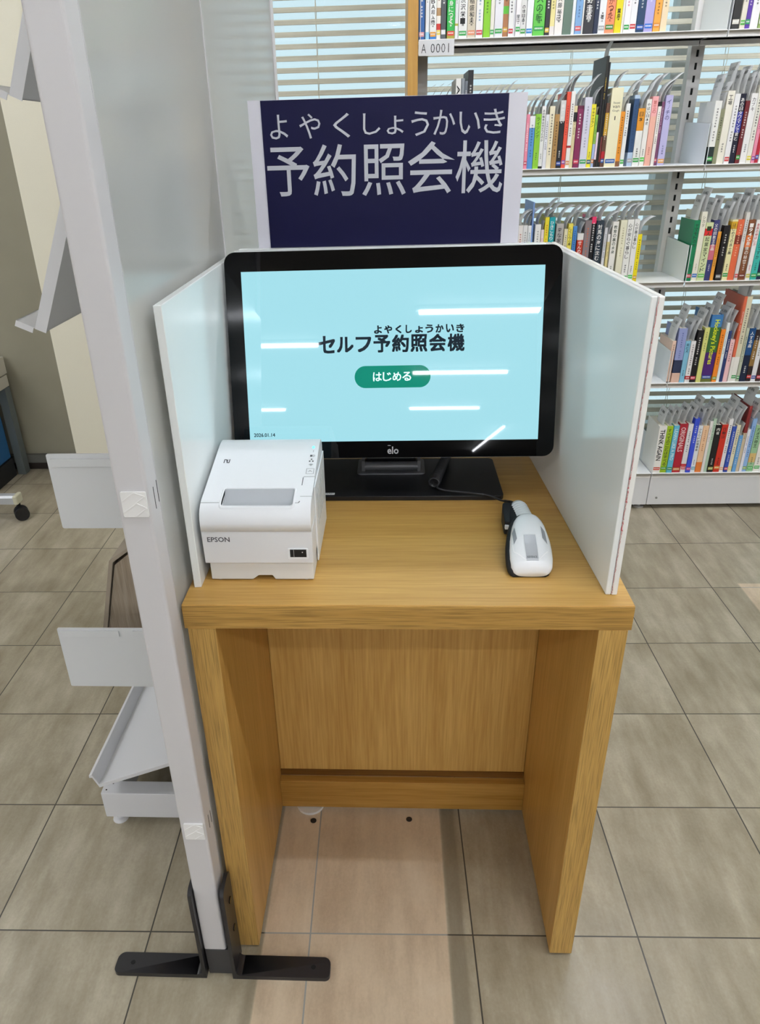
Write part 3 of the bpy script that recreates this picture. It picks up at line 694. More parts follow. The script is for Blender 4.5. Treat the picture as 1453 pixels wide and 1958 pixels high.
# a few volumes of the second shelf that only their slips give away behind the sign
fill = []
for u_, t_, c_, nm in ((-.900, .018, 'e4e0d8', 'plain off-white'), (-.880, .022, '9aa4b8', 'dull blue-grey'), (-.855, .016, 'd8cdb0', 'buff'), (-.836, .020, 'c9c9cc', 'light grey'), (-.812, .014, 'e8e4e0', 'white'),
                       (-.738, .020, 'b0a890', 'khaki'), (-.715, .017, 'e6e3da', 'cream-white'), (-.695, .022, '7c94a8', 'steel blue'), (-.670, .018, 'd9d4cc', 'pale stone'), (-.650, .02, 'a86a5a', 'clay red'), (-.627, .018, 'e8e8e4', 'chalk white'), (-.606, .02, 'c8b890', 'wheat')):
    fill.append((u_, t_, .182, c_, '', '1c1c1e', '', nm, []))
BOOKS['B1'] = sorted(fill + BOOKS['B1'], key=lambda e: e[0])
CURL = {'B1': (1.25, .95), 'C1': (1.5, 1.1), 'B2': (.45, .25), 'C2': (.40, .2), 'D2': (.45, .25), 'E2': (.55, .3)}
srng = random.Random(5)
for key, L in BOOKS.items():
    for i, e in enumerate(L):
        k = i if FROM[key][0] == 'L' else len(L) - 1 - i
        if key == 'B1' and e in fill: fr_txt = FROM[key]
        book(key, i, len(L), e, (FROM[key][0], (ordn(k), FROM[key][1])))
        if key in CURL and e[1] > .0075 and not (key == 'B1' and e[0] > -.80 and e[0] < -.75):
            hi, lo = CURL[key]; cu = srng.uniform(lo, hi); rise = srng.uniform(.058, .078)
            num = ''
            if key in SLIP_N: num = 'A %04d' % (SLIP_N[key] + i)
            lab = '%s paper slip in the %s book %s, %s' % ('curled' if key[1] == '1' else 'printed', ordn(k), FROM[key][1], ROWNAME[key[0]])
            slip(key, i, e, rise, cu, num, lab, .12 if key[1] == '2' else .05)

# ------------------------------------------------------------------ service desk
H = .7438; DW = .6105; DD = .575
dk = thing('service_desk', (DW / 2, DD / 2, 0), 'golden oak kiosk desk with open knee space and panel sides on the tiled floor', 'desk')
tp = MB(); tp.box(.0, DW, .0012, DD, H - .038, H); tp.build('desktop', wood_x, parent=dk, bevel=.0012)
tp = MB(); tp.box(0.0006, DW - .0006, -.0004, .0012, H - .0375, H - .0015); tp.build('front_edge_band', wood_xe, parent=dk)
for x0, x1 in ((.0045, .0437), (DW - .0437, DW - .0045)):
    b = MB(); b.box(x0, x1, .0, .56, .006, H - .038); b.build('side_panel', wood_zi, parent=dk, bevel=.0008)
    b = MB(); b.box(x0 + .0004, x1 - .0004, -.0006, .0, .0065, H - .0385); b.build('panel_edge_band', wood_ze, parent=dk)
    b = MB(); b.cyl(((x0 + x1) / 2, .03, 0), .012, .006); b.cyl(((x0 + x1) / 2, .52, 0), .012, .006); b.build('foot_glide', mat('glide', '7a7a78', .5), parent=dk)
MB().box(.0445, DW - .0445, .340, .356, .10, H - .038).build('back_panel', wood_z, parent=dk)
MB().box(.0440, DW - .0440, .319, .337, .008, .0845).build('bottom_rail', wood('oak_rail', 'x', 'bd9048', '9a6e2a'), parent=dk, bevel=.0008)
MB().box(.0440, DW - .0440, .337, .36, .0845, .1).build('shadow_gap_rail', wood('oak_gap_shade', 'x', '7a5220', '5a3a14'), parent=dk)  # shade of the gap put into the darker oak colour
for x, y, w_ in ((.115, .288, 'left'), (.322, .296, 'right')):
    b = MB(); b.cyl((x, y, 0.0), .0065, .0012, 'z', 14)
    b.build('floor_anchor_hole', mat('anchor_dark', '2a2622', .6), label=w_ + ' one of two dark anchor holes in the tile under the desk', cat='hole', group='anchor holes in the tiles under the desk')
b = MB(); b.cyl((.105, .333, .0), .03, .006, 'z', 24); b.build('cable_cover', mat('cover_white', 'e6e6e4', .5), label='white round floor cover half under the desk bottom rail', cat='cover')

# low acrylic boards on the desk
def board(name, poly_xy, z0, z1, label, edge_mb=None):
    b = MB(); b.prism(poly_xy, 'z', z0, z1); return b.build(name, acryl, bevel=.0012, label=label, cat='privacy board', org=(poly_xy[0][0], poly_xy[0][1], z0))
board('privacy_board', [(.0078, .0455), (.0180, .0465), (.0180, .5525), (.0080, .5525)], H, 1.133, 'white acrylic privacy board at the left of the display, beside the receipt printer')
board('privacy_board', [(.0182, .537), (.5538, .537), (.5538, .5530), (.0182, .5530)], H, 1.1365, 'white acrylic privacy board across the back, behind the display')
rt = thing('privacy_board', (.575, .28, H), 'thick two-layer white acrylic privacy board right of the display, red glue seam on its edge', 'privacy board')
MB().prism([(.5778, .0290), (.5853, .0288), (.5645, .5530), (.5547, .5530)], 'z', H, 1.1363).build('inner_layer', acryl, parent=rt, bevel=.0015)
MB().prism([(.5856, .0278), (.5934, .0276), (.5725, .5530), (.5648, .5530)], 'z', H, 1.1366).build('outer_layer', mat('acrylic_outer', 'efeeea', .3), parent=rt, bevel=.0018)
b = MB(); r_ = random.Random(8); z = H + .004; x = .5854
while z < 1.133:
    dz = r_.uniform(.0015, .006); wv = r_.uniform(.00015, .0005) * (2.6 if .84 < z < .93 and r_.random() < .5 else 1.0) * (1.6 if z > 1.04 and r_.random() < .3 else 1)
    x2 = .5854 + r_.uniform(-.0006, .0006); y_ = .0268
    b.face([(x - wv, y_, z), (x + wv, y_, z), (x2 + wv * .7, y_, z + dz), (x2 - wv * .7, y_, z + dz)]); z += dz * r_.uniform(.8, 1.15); x = x2
b.build('glue_seam', mat('red_adhesive', 'b4565a', .5), parent=rt)

# ------------------------------------------------------------------ sign behind the board
sg = thing('sign_board', (.28, .557, 1.03), 'navy sign with large white Japanese lettering standing behind the display', 'sign')
MB().box(0.0522, 0.5074, .5555, .559, 1.03, 1.3624).build('backing_sheet', mat('sheet_lilac_white', 'dfdde6', .55), parent=sg)
MB().box(0.0736, 0.4773, .5541, .5553, 1.1362, 1.3618).build('navy_field', mat('navy_print', '101038', .5, spec=.22, bump=.03, noise_scale=12), parent=sg)
SY = .5537
LET = [('よ', 0.09, 0.1196, 1.3053, 1.3403), ('や', 0.1386, 0.1731, 1.305, 1.3405), ('く', 0.1935, 0.221, 1.305, 1.3401), ('し', 0.242, 0.2701, 1.3082, 1.3385), ('ょ', 0.2802, 0.3075, 1.3078, 1.334), ('う', 0.3198, 0.3485, 1.3043, 1.3392), ('か', 0.3552, 0.3903, 1.3052, 1.3403), ('い', 0.3967, 0.4306, 1.3051, 1.3368), ('き', 0.4355, 0.4693, 1.3047, 1.3395), ('予', 0.0814, 0.152, 1.2202, 1.2939), ('約', 0.1577, 0.2294, 1.2187, 1.2962), ('照', 0.2387, 0.3115, 1.2179, 1.2942), ('会', 0.3148, 0.3915, 1.2188, 1.2964), ('機', 0.3937, 0.4711, 1.2183, 1.2961)]
b = MB()
SGN = 1.0183
LET = [(c, .2912 + (a - .2912) * SGN, .2912 + (d - .2912) * SGN, 1.2935 + (e - 1.2935) * SGN, 1.2935 + (f - 1.2935) * SGN) for c, a, d, e, f in LET]
for ch, a0, a1, b0, b1 in LET: put(b, ch, a0, a1, b0, b1, lambda a, bb: V(a, SY, bb), 0, .004 if b1 - b0 > .05 else 0)
b.build('lettering', mat('letter_pale', 'c3c5cc', .5), parent=sg)

# ------------------------------------------------------------------ touch display
P0 = V(.2881, .3539, .9897)
_y, _t, _r = -.0039, .2247, -.0048
RM = Matrix.Rotation(_y, 3, 'Z') @ Matrix.Rotation(-_t, 3, 'X') @ Matrix.Rotation(_r, 3, 'Y')
def D(a, d, bb): return P0 + RM @ V(a, d, bb)
md = thing('touch_display', (.286, .43, H), 'wide black touch display on a flat stand showing a pale cyan start page', 'monitor')
b = MB(); b.prism(rrect(-.2645, .2645, -.1635, .1645, .017, 7), 'y', 0, .005, 0, tr=lambda v: D(v.x, v.y, v.z)); b.build('front_glass', gloss_bl, parent=md)
b = MB(); b.prism(rrect(-.2655, .2655, -.1645, .1655, .018, 7), 'y', .005, .0075, 0, tr=lambda v: D(v.x, v.y, v.z)); b.build('rim', mat('rim_silver', '9a9a9c', .3, .8), parent=md)
b = MB(); b.loft([[D(x * k, d, z * k) for x, z in rrect(-.264, .264, -.163, .164, .017, 5)] for d, k in ((.0075, 1), (.022, .98), (.040, .86), (.048, .70))], 0, False); b.build('rear_housing', black_pl, parent=md)
scr_m = mat('display_page', '101214', .02, spec=.45, emit='a4e0ec', es=SCREEN)
MB().box(-.2383, .2383, -.0004, .0005, -.1352, .1352, tr=lambda v: D(v.x, v.y, v.z)).build('screen', scr_m, parent=md)
scr = bpy.data.objects['screen']
dk_txt = mat('display_text', '1c2b38', .02, spec=.45); 
def S_(a, bb): return D(a, -.0006, bb)
def S3(a, bb, k): return D(a, -.0006 - k, bb)
b = MB(); 
for k, ch in enumerate('セルフ予約照会機'):
    a0 = -.1185 + k * .02963; w_ = .0272
    if ch == 'ル': heavy(b, ch, a0, a0 + w_, .0085, .0330, S3, .0017)
    elif ch == 'フ': heavy(b, ch, a0 + .001, a0 + w_ - .001, .0085, .0325, S3, .0017)
    else: heavy(b, ch, a0, a0 + w_, .0075, .0350, S3, .0017)
for k, ch in enumerate('よやくしょうかいき'):
    a0 = -.0285 + k * .01635; w_ = .0128
    sx = .22 if ch in 'くし' else 0
    hh = .0108 if ch == 'ょ' else .0128
    heavy(b, ch, a0 + w_ * sx * .5, a0 + w_ * (1 - sx * .5), .0368, .0368 + hh, S3, .0010)
b.build('title_text', dk_txt, parent=scr)
b = MB(); b.prism(rrect(-.0609, .0621, -.0485, -.0133, .0174, 8), 'y', -.0008, -.0005, 0, tr=lambda v: D(v.x, v.y, v.z)); bt = b.build('start_button', mat('button_green', '063a30', .02, spec=.45, emit='0a8470', es=SCREEN), parent=scr)
b = MB()
for k, ch in enumerate('はじめる'):
    a0 = -.0311 + k * .0159; heavy(b, ch, a0, a0 + .0142, -.0378, -.0235, lambda a, bb, k: D(a, -.0010 - k, bb), .0005)
b.build('button_text', mat('button_white', 'b0c0c0', .1, emit='c4ecec', es=SCREEN), parent=bt)
b = MB(); heavy(b, '2026.01.14', -.2312, -.1957, -.1262, -.1200, S3, .0003); b.build('date_text', dk_txt, parent=scr)
b = MB(); put(b, 'elo', -.0088, .0100, -.1571, -.1448, lambda a, bb: D(a, -.0003, bb), 0, .02); b.box(-.0082, -.0032, -.0003, -.0001, -.1434, -.1424, tr=lambda v: D(v.x, v.y, v.z)); b.build('maker_mark', mat('mark_grey', 'a3a4a8', .4), parent=md)
b = MB(); b.prism(rrect(.092, .4805, .333, .508, .010, 5), 'z', H, H + .0085); b.build('stand_base', mat('stand_black', '141417', .36, bump=.04, noise_scale=700), parent=md, bevel=.001)
dk_met = mat('stand_gunmetal', '7c7c80', .35, .25)
b = MB(); b.prism(rrect(.2225, .3485, .427, .50, .008, 5), 'z', H + .0085, H + .0115); b.build('stand_plate', dk_met, parent=md, bevel=.0006)
b = MB(); b.cyl((.236, .446, H + .019), .0085, .099, 'x', 20); b.box(.231, .237, .438, .49, H + .0115, H + .032); b.box(.334, .340, .438, .49, H + .0115, H + .032); b.build('hinge_bar', dk_met, parent=md)
b = MB(); b.loft([[V(x, y, z) for x, y in rrect(.2855 - w_, .2855 + w_, yy, yy + .022, .004, 3)] for z, w_, yy in ((H + .0115, .047, .455), (.86, .042, .430), (.985, .040, .395))], 0, False); b.build('stand_neck', black_pl, parent=md)
b = MB(); b.box(.150, .1868, .3405, .3478, H + .0085, H + .0088); put(b, 'MSDYA01', .160, .1845, .3425, .3462, lambda a, bb: V(a, bb, H + .00895), 1, .02); b.build('asset_sticker', [mat('sticker', 'e8e8e6', .5), ink], parent=md)

# ------------------------------------------------------------------ receipt printer
pr = thing('receipt_printer', (.101, .158, H), 'white desktop receipt printer with a paper slot, left of the display', 'printer')
b = MB(); b.prism([(.029, H + .002), (.089, H + .002), (.0975, H + .0085), (.117, H + .0085), (.121, H + .002), (.1765, H + .002), (.1765, .7762), (.029, .7762)], 'y', .0655, .25); b.build('base_cover', white_pl2, parent=pr, bevel=.0012)
for x in (.0405, .1655):
    for y in (.072, .24): MB().cyl((x, y, H), .0035, .0025).build('rubber_foot', mat('foot_white', 'd0d0cc', .6), parent=pr)
b = MB(); b.prism([(.0600, .7755), (.0580, .8265), (.255, .8265), (.255, .7755)], 'x', .0242, .1783); b.build('front_panel', mat('printer_front', 'e6e7ea', .38), parent=pr, bevel=.0012)
TOP = [(.0572, .8272), (.0570, .840), (.0580, .8465), (.0605, .8525), (.0650, .8578), (.0715, .8620), (.0800, .8652), (.215, .8922), (.228, .8938), (.240, .8930), (.250, .8870), (.255, .878), (.255, .8272)]
def ztop(y):
    for (y0, z0), (y1, z1) in zip(TOP[1:-1], TOP[2:-1]):
        if y0 <= y <= y1 and y1 > y0: return z0 + (z1 - z0) * (y - y0) / (y1 - y0)
    return .8938
def lidpiece(mb, x0, x1, y0, y1):
    mid = [(y, z) for y, z in TOP[1:-1] if y0 < y < y1]
    poly = [(y0, .8272)] + ([(y0, ztop(y0))] if y0 > .0572 else [TOP[1]]) + mid + ([(y1, ztop(y1))] if y1 < .255 else [(.255, .878)]) + [(y1, .8272)]
    pp = []
    for p in poly:
        if not pp or (abs(p[0] - pp[-1][0]) + abs(p[1] - pp[-1][1])) > 1e-5: pp.append(p)
    mb.prism(pp, 'x', x0, x1)
b = MB(); SX0, SX1, SY0, SY1 = .0535, .1525, .0690, .1060
lidpiece(b, .0247, SX0, .057, .255); lidpiece(b, SX1, .1778, .057, .255); lidpiece(b, SX0, SX1, .057, SY0); lidpiece(b, SX0, SX1, SY1, .255)
b.box(SX0, SX1, SY0, SY1, .8272, .848)
lid = b.build('lid', white_pl, parent=pr)
for f in lid.data.polygons:
    if abs(f.normal.x) < .1 and f.normal.z + abs(f.normal.y) > 0 and f.center.y + ORG[pr.name].y < .09 and f.area < .003: f.use_smooth = True
def slope(x, y, e=.0): return V(x, y - e * .2, ztop(y) + e)
b = MB(); ring = rrect(SX0 - .003, SX1 + .003, SY0 - .004, SY1 + .001, .005, 5); r2 = rrect(SX0, SX1, SY0, SY1 - .001, .0035, 5); n = len(ring)
o_ = [slope(x, y, .0000) for x, y in ring]; o2 = [slope(x, y, .0012) for x, y in rrect(SX0 - .0022, SX1 + .0022, SY0 - .003, SY1, .0045, 5)]; i1 = [slope(x, y, .0012) for x, y in r2]; i2 = [slope(x, y, -.004) for x, y in r2]
b.loft([o_, o2, i1, i2], 0, True, False); b.build('slot_rim', white_pl, parent=pr)
b = MB(); b.face([V(SX0 + .0005, SY1 - .0006, ztop(SY1)), V(SX1 - .0005, SY1 - .0006, ztop(SY1)), V(SX1 - .0005, SY0 + .012, .8515), V(SX0 + .0005, SY0 + .012, .8515)]); b.box(SX0 + .002, SX1 - .002, SY0 + .0042, SY0 + .0115, .8485, .8518, 2); 
b.box(SX0, SX1, SY0 + .0002, SY0 + .010, .848, .8493, 1); b.build('paper_slot', [mat('slot_grey', 'b6babf', .4), slot_k, mat('slot_light', 'e4e4e4', .4)], parent=pr)
def seam(mb, x0, y0, x1, y1, w_=.00035, e=.00025):
    dx, dy = x1 - x0, y1 - y0; L = math.hypot(dx, dy); nx, ny = -dy / L * w_, dx / L * w_
    mb.face([slope(x0 - nx, y0 - ny, e), slope(x1 - nx, y1 - ny, e), slope(x1 + nx, y1 + ny, e), slope(x0 + nx, y0 + ny, e)])
b = MB(); seam(b, .0247, .0745, SX0 - .003, .0745); 
b.build('seam_line', mat('seam_grey', '6a6c70', .6), parent=lid); b = MB(); seam(b, SX1 + .003, .0735, .1600, .0735); seam(b, .1600, .0735, .1615, .0755, .0006); seam(b, .1615, .0755, .1615, .131, .0006); seam(b, .1615, .131, .163, .1335); seam(b, .163, .1335, .1778, .1335); seam(b, .1615, .0865, .1778, .0865)
b.build('cover_release_seam', mat('seam_grey', '6a6c70', .6), parent=lid)
b = MB(); c0, c1, d0, d1 = .1645, .1752, .1405, .1535
for q in ((c0, d0, c1, d0), (c1, d0, c1, d1), (c1, d1, c0, d1), (c0, d1, c0, d0)): seam(b, *q, .0003)
seam(b, .1670, .1455, .1688, .1475); seam(b, .1688, .1475, .1708, .1475); seam(b, .1708, .1475, .1728, .1455); seam(b, .1698, .1465, .1698, .1495)
b.build('feed_button', mat('seam_grey', '6a6c70', .6), parent=pr)
b = MB()
def T(a, bb): return slope(a, bb, .0004)
put(b, '!', .1700, .1708, .196, .2015, T, 0, .03)
b.face([T(.1665, .184), T(.170, .184), T(.170, .189), T(.1665, .189)]); put(b, 'D', .1708, .1738, .184, .189, T)
for x, y in ((.1695, .1755), (.1672, .1705), (.1718, .1705)): b.face([T(x - .0011, y), T(x + .0011, y), T(x + .0011, y + .0034), T(x - .0011, y + .0034)])
for k in range(3):
    rr = .0012 + k * .0015
    pts = [(.1697 + rr * math.cos(t), .1590 + rr * math.sin(t) * 1.3) for t in (PI * .25, PI * .42, PI * .58, PI * .75)]
    for (xa, ya), (xb, yb) in zip(pts[:-1], pts[1:]): b.face([T(xa, ya), T(xb, yb), T(xb, yb + .001), T(xa, ya + .001)])
b.build('status_icons', grey_ink, parent=pr)
b = MB(); b.prism([(x * .0021 + .1697, y * .0035 + .2095) for x, y in [(math.cos(t * PI / 8), math.sin(t * PI / 8)) for t in range(16)]], 'z', 0, .0003, tr=lambda v: slope(v.x, v.y, .0003 + v.z)); b.build('power_lamp', mat('led_cyan', '60d0f0', .4, emit='6fd8ff', es=1.5), parent=pr)
b = MB(); 
for a0, s_ in ((.0395, 0), (.0440, 1)):
    b.face([T(a0, .169), T(a0 + .0012, .169), T(a0 + .0012, .178), T(a0, .178)])
for q in ((.0395, .177, .0432, .1787), (.0452, .169, .0482, .1707)): b.face([T(q[0], q[1]), T(q[2], q[1]), T(q[2], q[3]), T(q[0], q[3])])
b.face([T(.0470, .169), T(.0482, .169), T(.0482, .1787), T(.0470, .1787)]); b.face([T(.0420, .178), T(.0432, .178), T(.0455, .170), T(.0444, .170)])
b.build('contactless_mark', mat('mark_dark', '3a3b40', .6), parent=pr)
def FRT(a, bb): return V(a, .0600 - (bb - .7755) * .0392 - .0003, bb)
b = MB(); put(b, 'EPSON', .0318, .0632, .8105, .8182, FRT, 0, .015); b.build('maker_mark', mat('mark_dark2', '4a4b52', .5), parent=pr)
b = MB(); b.prism(rrect(.1430, .1716, .7830, .8000, .002, 3), 'y', .0580, .0592); sw = b.build('switch_bezel', white_pl, parent=pr)
b = MB(); b.box(.1462, .1690, .0574, .0580, .7868, .7985); b.box(.1512, .1516, .0572, .0574, .7868, .7985, 1); b.prism([(.1635 + .0009 * math.cos(t), .7945 + .0009 * math.sin(t)) for t in [k * PI / 5 for k in range(10)]], 'y', .0571, .0574, 1)
b.build('rocker_switch', [black_pl, mat('switch_dot', 'd0d0d0', .5)], parent=sw)
b = MB(); b.box(.1783, .1800, .11, .25, .752, .870); 
for k in range(6): b.box(.1800, .1803, .13 + k * .018, .138 + k * .018, .80, .85, 1)
b.build('side_cover', [white_pl, mat('vent_grey', 'c4c6c8', .6)], parent=pr, bevel=0)

# ------------------------------------------------------------------ barcode scanner
sc = thing('barcode_scanner', (.487, .18, H), 'white and black handheld barcode scanner lying on the desk at the right', 'scanner')
Q = [(.0735, .0215, .0045, .7500), (.0760, .0260, .0085, .7530), (.0815, .0292, .0115, .7558), (.094, .0308, .0145, .7592), (.110, .0310, .0165, .7630), (.127, .0300, .0175, .7672), (.143, .0275, .0170, .7720), (.156, .0252, .0165, .7755), (.167, .0220, .0150, .7785), (.176, .0180, .0130, .7805), (.183, .0125, .0100, .7820), (.187, .0060, .0060, .7830)]
def axx(y): return .4858 + (y - .0735) * .065
def sup(y, w_, h_, zc, n=28, e=2.6, k=1, dx=0, dz=0, zmin=None):
    out = []
    for i in range(n):
        t = 2 * PI * i / n; c, s_ = math.cos(t), math.sin(t)
        z = zc + dz + h_ * k * math.copysign(abs(s_) ** (2 / e), s_)
        if zmin is not None: z = max(z, zmin)
        out.append(V(axx(y) + dx + w_ * k * math.copysign(abs(c) ** (2 / e), c), y, z))
    return out
b = MB(); b.loft([sup(y, w_, h_, zc, zmin=H + .0015) for y, w_, h_, zc in Q], 0, True); b.build('head_shell', mat('scanner_white', 'eceef1', .24, spec=.55), parent=sc)
b = MB(); b.loft([sup(y + (.001 if i < 2 else .0025 if i < 6 else .0065), w_ * 1.035 + .0006, h_, zc, dx=-.0030, dz=-.0050, zmin=H + .0004) for i, (y, w_, h_, zc) in enumerate(Q)], 0, True); b.build('rubber_rim', mat('rubber_black', '17171b', .55), parent=sc)
def hz(x, y):
    for (a, b2) in zip(Q[:-1], Q[1:]):
        if a[0] <= y <= b2[0]:
            t = (y - a[0]) / (b2[0] - a[0]); w_, h_, zc = [a[j] + (b2[j] - a[j]) * t for j in (1, 2, 3)]
            q = min(.999, abs((x - axx(y)) / w_)); return zc + h_ * (1 - q ** 2.6) ** (1 / 2.6)
    return .76
def decal(mb, poly, e=.0006, m=0, nx=1, ny=6):
    # quad poly p0,p1 (front) p3,p2 (back) draped on the shell
    p = poly
    def at(s_, t): 
        x = (p[0][0] * (1 - s_) + p[1][0] * s_) * (1 - t) + (p[3][0] * (1 - s_) + p[2][0] * s_) * t; y = (p[0][1] * (1 - s_) + p[1][1] * s_) * (1 - t) + (p[3][1] * (1 - s_) + p[2][1] * s_) * t
        return V(x, y, hz(x, y) + e)
    for i in range(nx):
        for j in range(ny): mb.face([at(i / nx, j / ny), at((i + 1) / nx, j / ny), at((i + 1) / nx, (j + 1) / ny), at(i / nx, (j + 1) / ny)], m, True)
b = MB(); decal(b, [(.4782, .0815), (.4952, .0815), (.4962, .127), (.4795, .127)], nx=4, ny=8)
gp = b.build('name_plate', mat('plate_silver', 'b9bcc2', .3, .3), parent=sc)
b = MB(); put(b, 'KEYENCE', .4800, .4935, .0850, .0880, lambda a, bb: V(a, bb, hz(a, bb) + .0010), 0, .01); b.build('maker_mark', grey_ink, parent=gp)
b = MB(); decal(b, [(.4640, .112), (.4695, .122), (.4690, .148), (.4645, .138)], nx=3, ny=5); b.build('side_lamp', mat('lamp_grey', '8d9095', .35), parent=sc)
b = MB(); decal(b, [(.5060, .122), (.5120, .112), (.5120, .138), (.5070, .148)], nx=3, ny=5); b.build('side_lamp', mat('lamp_grey', '8d9095', .35), parent=sc)
b = MB()
for p, q in (((.4625, .098), (.4765, .083)), ((.4765, .083), (.4965, .083)), ((.4965, .083), (.5105, .098)), ((.4625, .098), (.4622, .112))):
    dx, dy = q[0] - p[0], q[1] - p[1]; L = math.hypot(dx, dy); nx_, ny_ = -dy / L * .0005, dx / L * .0005
    decal(b, [(p[0] - nx_, p[1] - ny_), (q[0] - nx_, q[1] - ny_), (q[0] + nx_, q[1] + ny_), (p[0] + nx_, p[1] + ny_)], .0009, nx=5, ny=1)
b.build('ridge_line', mat('ridge_white', 'f6f6f8', .3), parent=sc)
hp = [V(0.4923, .165, .7740), V(0.4928, .185, .7725), V(0.4933, .205, .7705), V(0.4936, .225, .7680), V(0.4938, .245, .7655), V(0.4938, .262, .7635), V(0.4938, .271, .7628), V(0.4936, .2755, .7625)]
hr = [.0130, .0140, .0142, .0140, .0138, .0135, .0110, .0060]
b = MB(); rings = []
for p, r in zip(hp, hr): rings.append([V(p.x + r * math.cos(t), p.y, p.z + r * .95 * math.sin(t)) for t in [k * 2 * PI / 22 for k in range(22)]])
b.loft(rings, 0, True)
for k in range(6):
    y = .205 + k * .0100; zc = .7705 - (y - .205) * .12
    b.loft([[V(.4935 + (.0138 + e) * math.cos(t), yy, zc + (.0138 + e) * .95 * math.sin(t)) for t in [PI * .12 + j * PI * .76 / 10 for j in range(11)]] for yy, e in ((y - .003, -.0004), (y - .001, .0005), (y + .001, .0005), (y + .003, -.0004))], 0, True, False, False)
b.build('grip', mat('scanner_white', 'eceef1', .24), parent=sc)
b = MB(); rings = []
for p, r in zip(hp, hr): rings.append([V(p.x - .0070 + (r + .0030) * math.cos(t), p.y + .003, max(H + .001, p.z - .0065 + r * .98 * math.sin(t))) for t in [k * 2 * PI / 22 for k in range(22)]])
b.loft(rings, 0, True); b.build('grip_back', mat('rubber_black', '17171b', .55), parent=sc)
b = MB(); b.prism([(.4625, .198), (.4720, .196), (.4800, .232), (.4800, .268), (.4680, .266), (.4640, .240)], 'z', H + .004, .771); b.build('trigger_guard', mat('rubber_black', '17171b', .55), parent=sc, bevel=.002)
b = MB(); b.box(.4630, .4720, .1930, .1985, .759, .7655); b.build('trigger', white_pl, parent=sc, bevel=.0008)
b = MB(); b.tube([(.4895, .272, .7625), (.4845, .287, .7605), (.4770, .3000, .7575)], [.0048, .0042, .0028], 12); b.build('strain_relief', black_pl, parent=sc)
pts = []
base = [V(.4770, .3000, .7575), V(.470, .3130, .7540), V(.455, .3275, .7552), V(.435, .3335, .7562), V(.41, .3385, .7570), V(.388, .3440, .7570), V(.372, .3500, .7575), V(.364, .357, .760)]
for i in range(len(base) - 1):
    for k in range(6): 
        t = k / 6; p0 = base[max(i - 1, 0)]; p1 = base[i]; p2 = base[i + 1]; p3 = base[min(i + 2, len(base) - 1)]
        pts.append(.5 * ((2 * p1) + (p2 - p0) * t + (2 * p0 - 5 * p1 + 4 * p2 - p3) * t * t + (3 * p1 - p0 - 3 * p2 + p3) * t ** 3))
turns = 24; ax0, ax1 = V(.3615, .364, .7640), V(.392, .492, .7640)
axd = (ax1 - ax0).normalized(); uu = axd.cross(V(0, 0, 1)).normalized(); ww = uu.cross(axd)
for k in range(turns * 12 + 1):
    t = k / (turns * 12); a = 2 * PI * k / 12; r = .0090 - .002 * t
    pts.append(ax0.lerp(ax1, t ** 1.1) + uu * r * math.cos(a) + ww * r * math.sin(a))
pts += [V(.394, .505, .760), V(.40, .508, .757)]
b = MB(); b.tube(pts, .0019, 8); b.build('coiled_cable', mat('cable_black', '2b2b2f', .3), parent=sc)

# ------------------------------------------------------------------ partition screen beside the desk
ps = thing('partition_screen', (-.02, .6, 0), 'tall white framed partition screen with frosted infill standing left of the desk', 'partition')
b = MB(); b.prism(rrect(-.0400, -.0005, -.0500, -.0115, .004, 4), 'z', .068, 2.1); post = b.build('post', frame_w, parent=ps)
for f in post.data.polygons: f.use_smooth = False
b = MB(); b.prism([(-.0385, .067), (.0035, .067), (.0045, .0), (-.0375, .0)], 'y', -.0505, -.0100); b.build('foot_cap', mat('cap_charcoal', '3b3a3c', .5), parent=ps, bevel=.0015)
b = MB(); b.box(-.036, -.0035, -.0110, .524, .10, 2.06); b.build('infill_panel', infill_m, parent=ps)
b = MB(); b.box(-.036, -.0035, .531, 1.30, .10, 2.06); b.build('infill_panel', infill_m, parent=ps)
b = MB(); b.box(-.038, -.0020, .5242, .5308, .08, 2.08); b.box(-.038, -.0015, -.0113, -.0085, .08, 2.08); b.build('joint_strip', frame_w, parent=ps)
b = MB(); b.box(-.040, -.0005, 1.302, 1.342, .0, 2.1); b.build('post', frame_w, parent=ps, bevel=.002)
b = MB(); b.box(-.040, -.0005, -.0115, 1.302, 2.06, 2.1); b.box(-.040, -.0005, -.0112, 1.302, .068, .10); b.build('rail', frame_w, parent=ps)
b = MB()
for z0, z1 in ((.9295, .957), (.9000, .9275)): pass
for y, z0, z1 in ((-.0300, .905, .934), (-.0160, .908, .937), (-.0300, .346, .374), (-.0180, .345, .370)):
    b.box(-.0006, -.0002, y - .0007, y + .0007, z0, z1)
b.build('slot', slot_k, parent=ps)
for k, (z0, nm) in enumerate(((.9050, 'u'), (.3460, 'l'))):
    b = MB(); b.prism(rrect(-.0335, -.0025, z0 - .0005, z0 + .0325, .0018, 3), 'y', -.0532, -.0500)
    zz = z0
    for (xa, za, xb, zb) in ((-.0325, .020, -.0165, .0315), (-.0165, .0315, -.0040, .0265), (-.0040, .0265, -.0165, .0175), (-.0325, .0055, -.0150, .0175), (-.0150, .0175, -.0035, .0115), (-.0035, .0115, -.0185, .0003)):
        dx, dz = xb - xa, zb - za; L = math.hypot(dx, dz); nx_, nz_ = -dz / L * .0007, dx / L * .0007
        b.prism([(xa - nx_, zz + za - nz_), (xb - nx_, zz + zb - nz_), (xb + nx_, zz + zb + nz_), (xa + nx_, zz + za + nz_)], 'y', -.0540, -.0530)
    b.build('embossed_cap', mat('cap_white', 'eae9e8', .3), parent=ps, bevel=.0003)
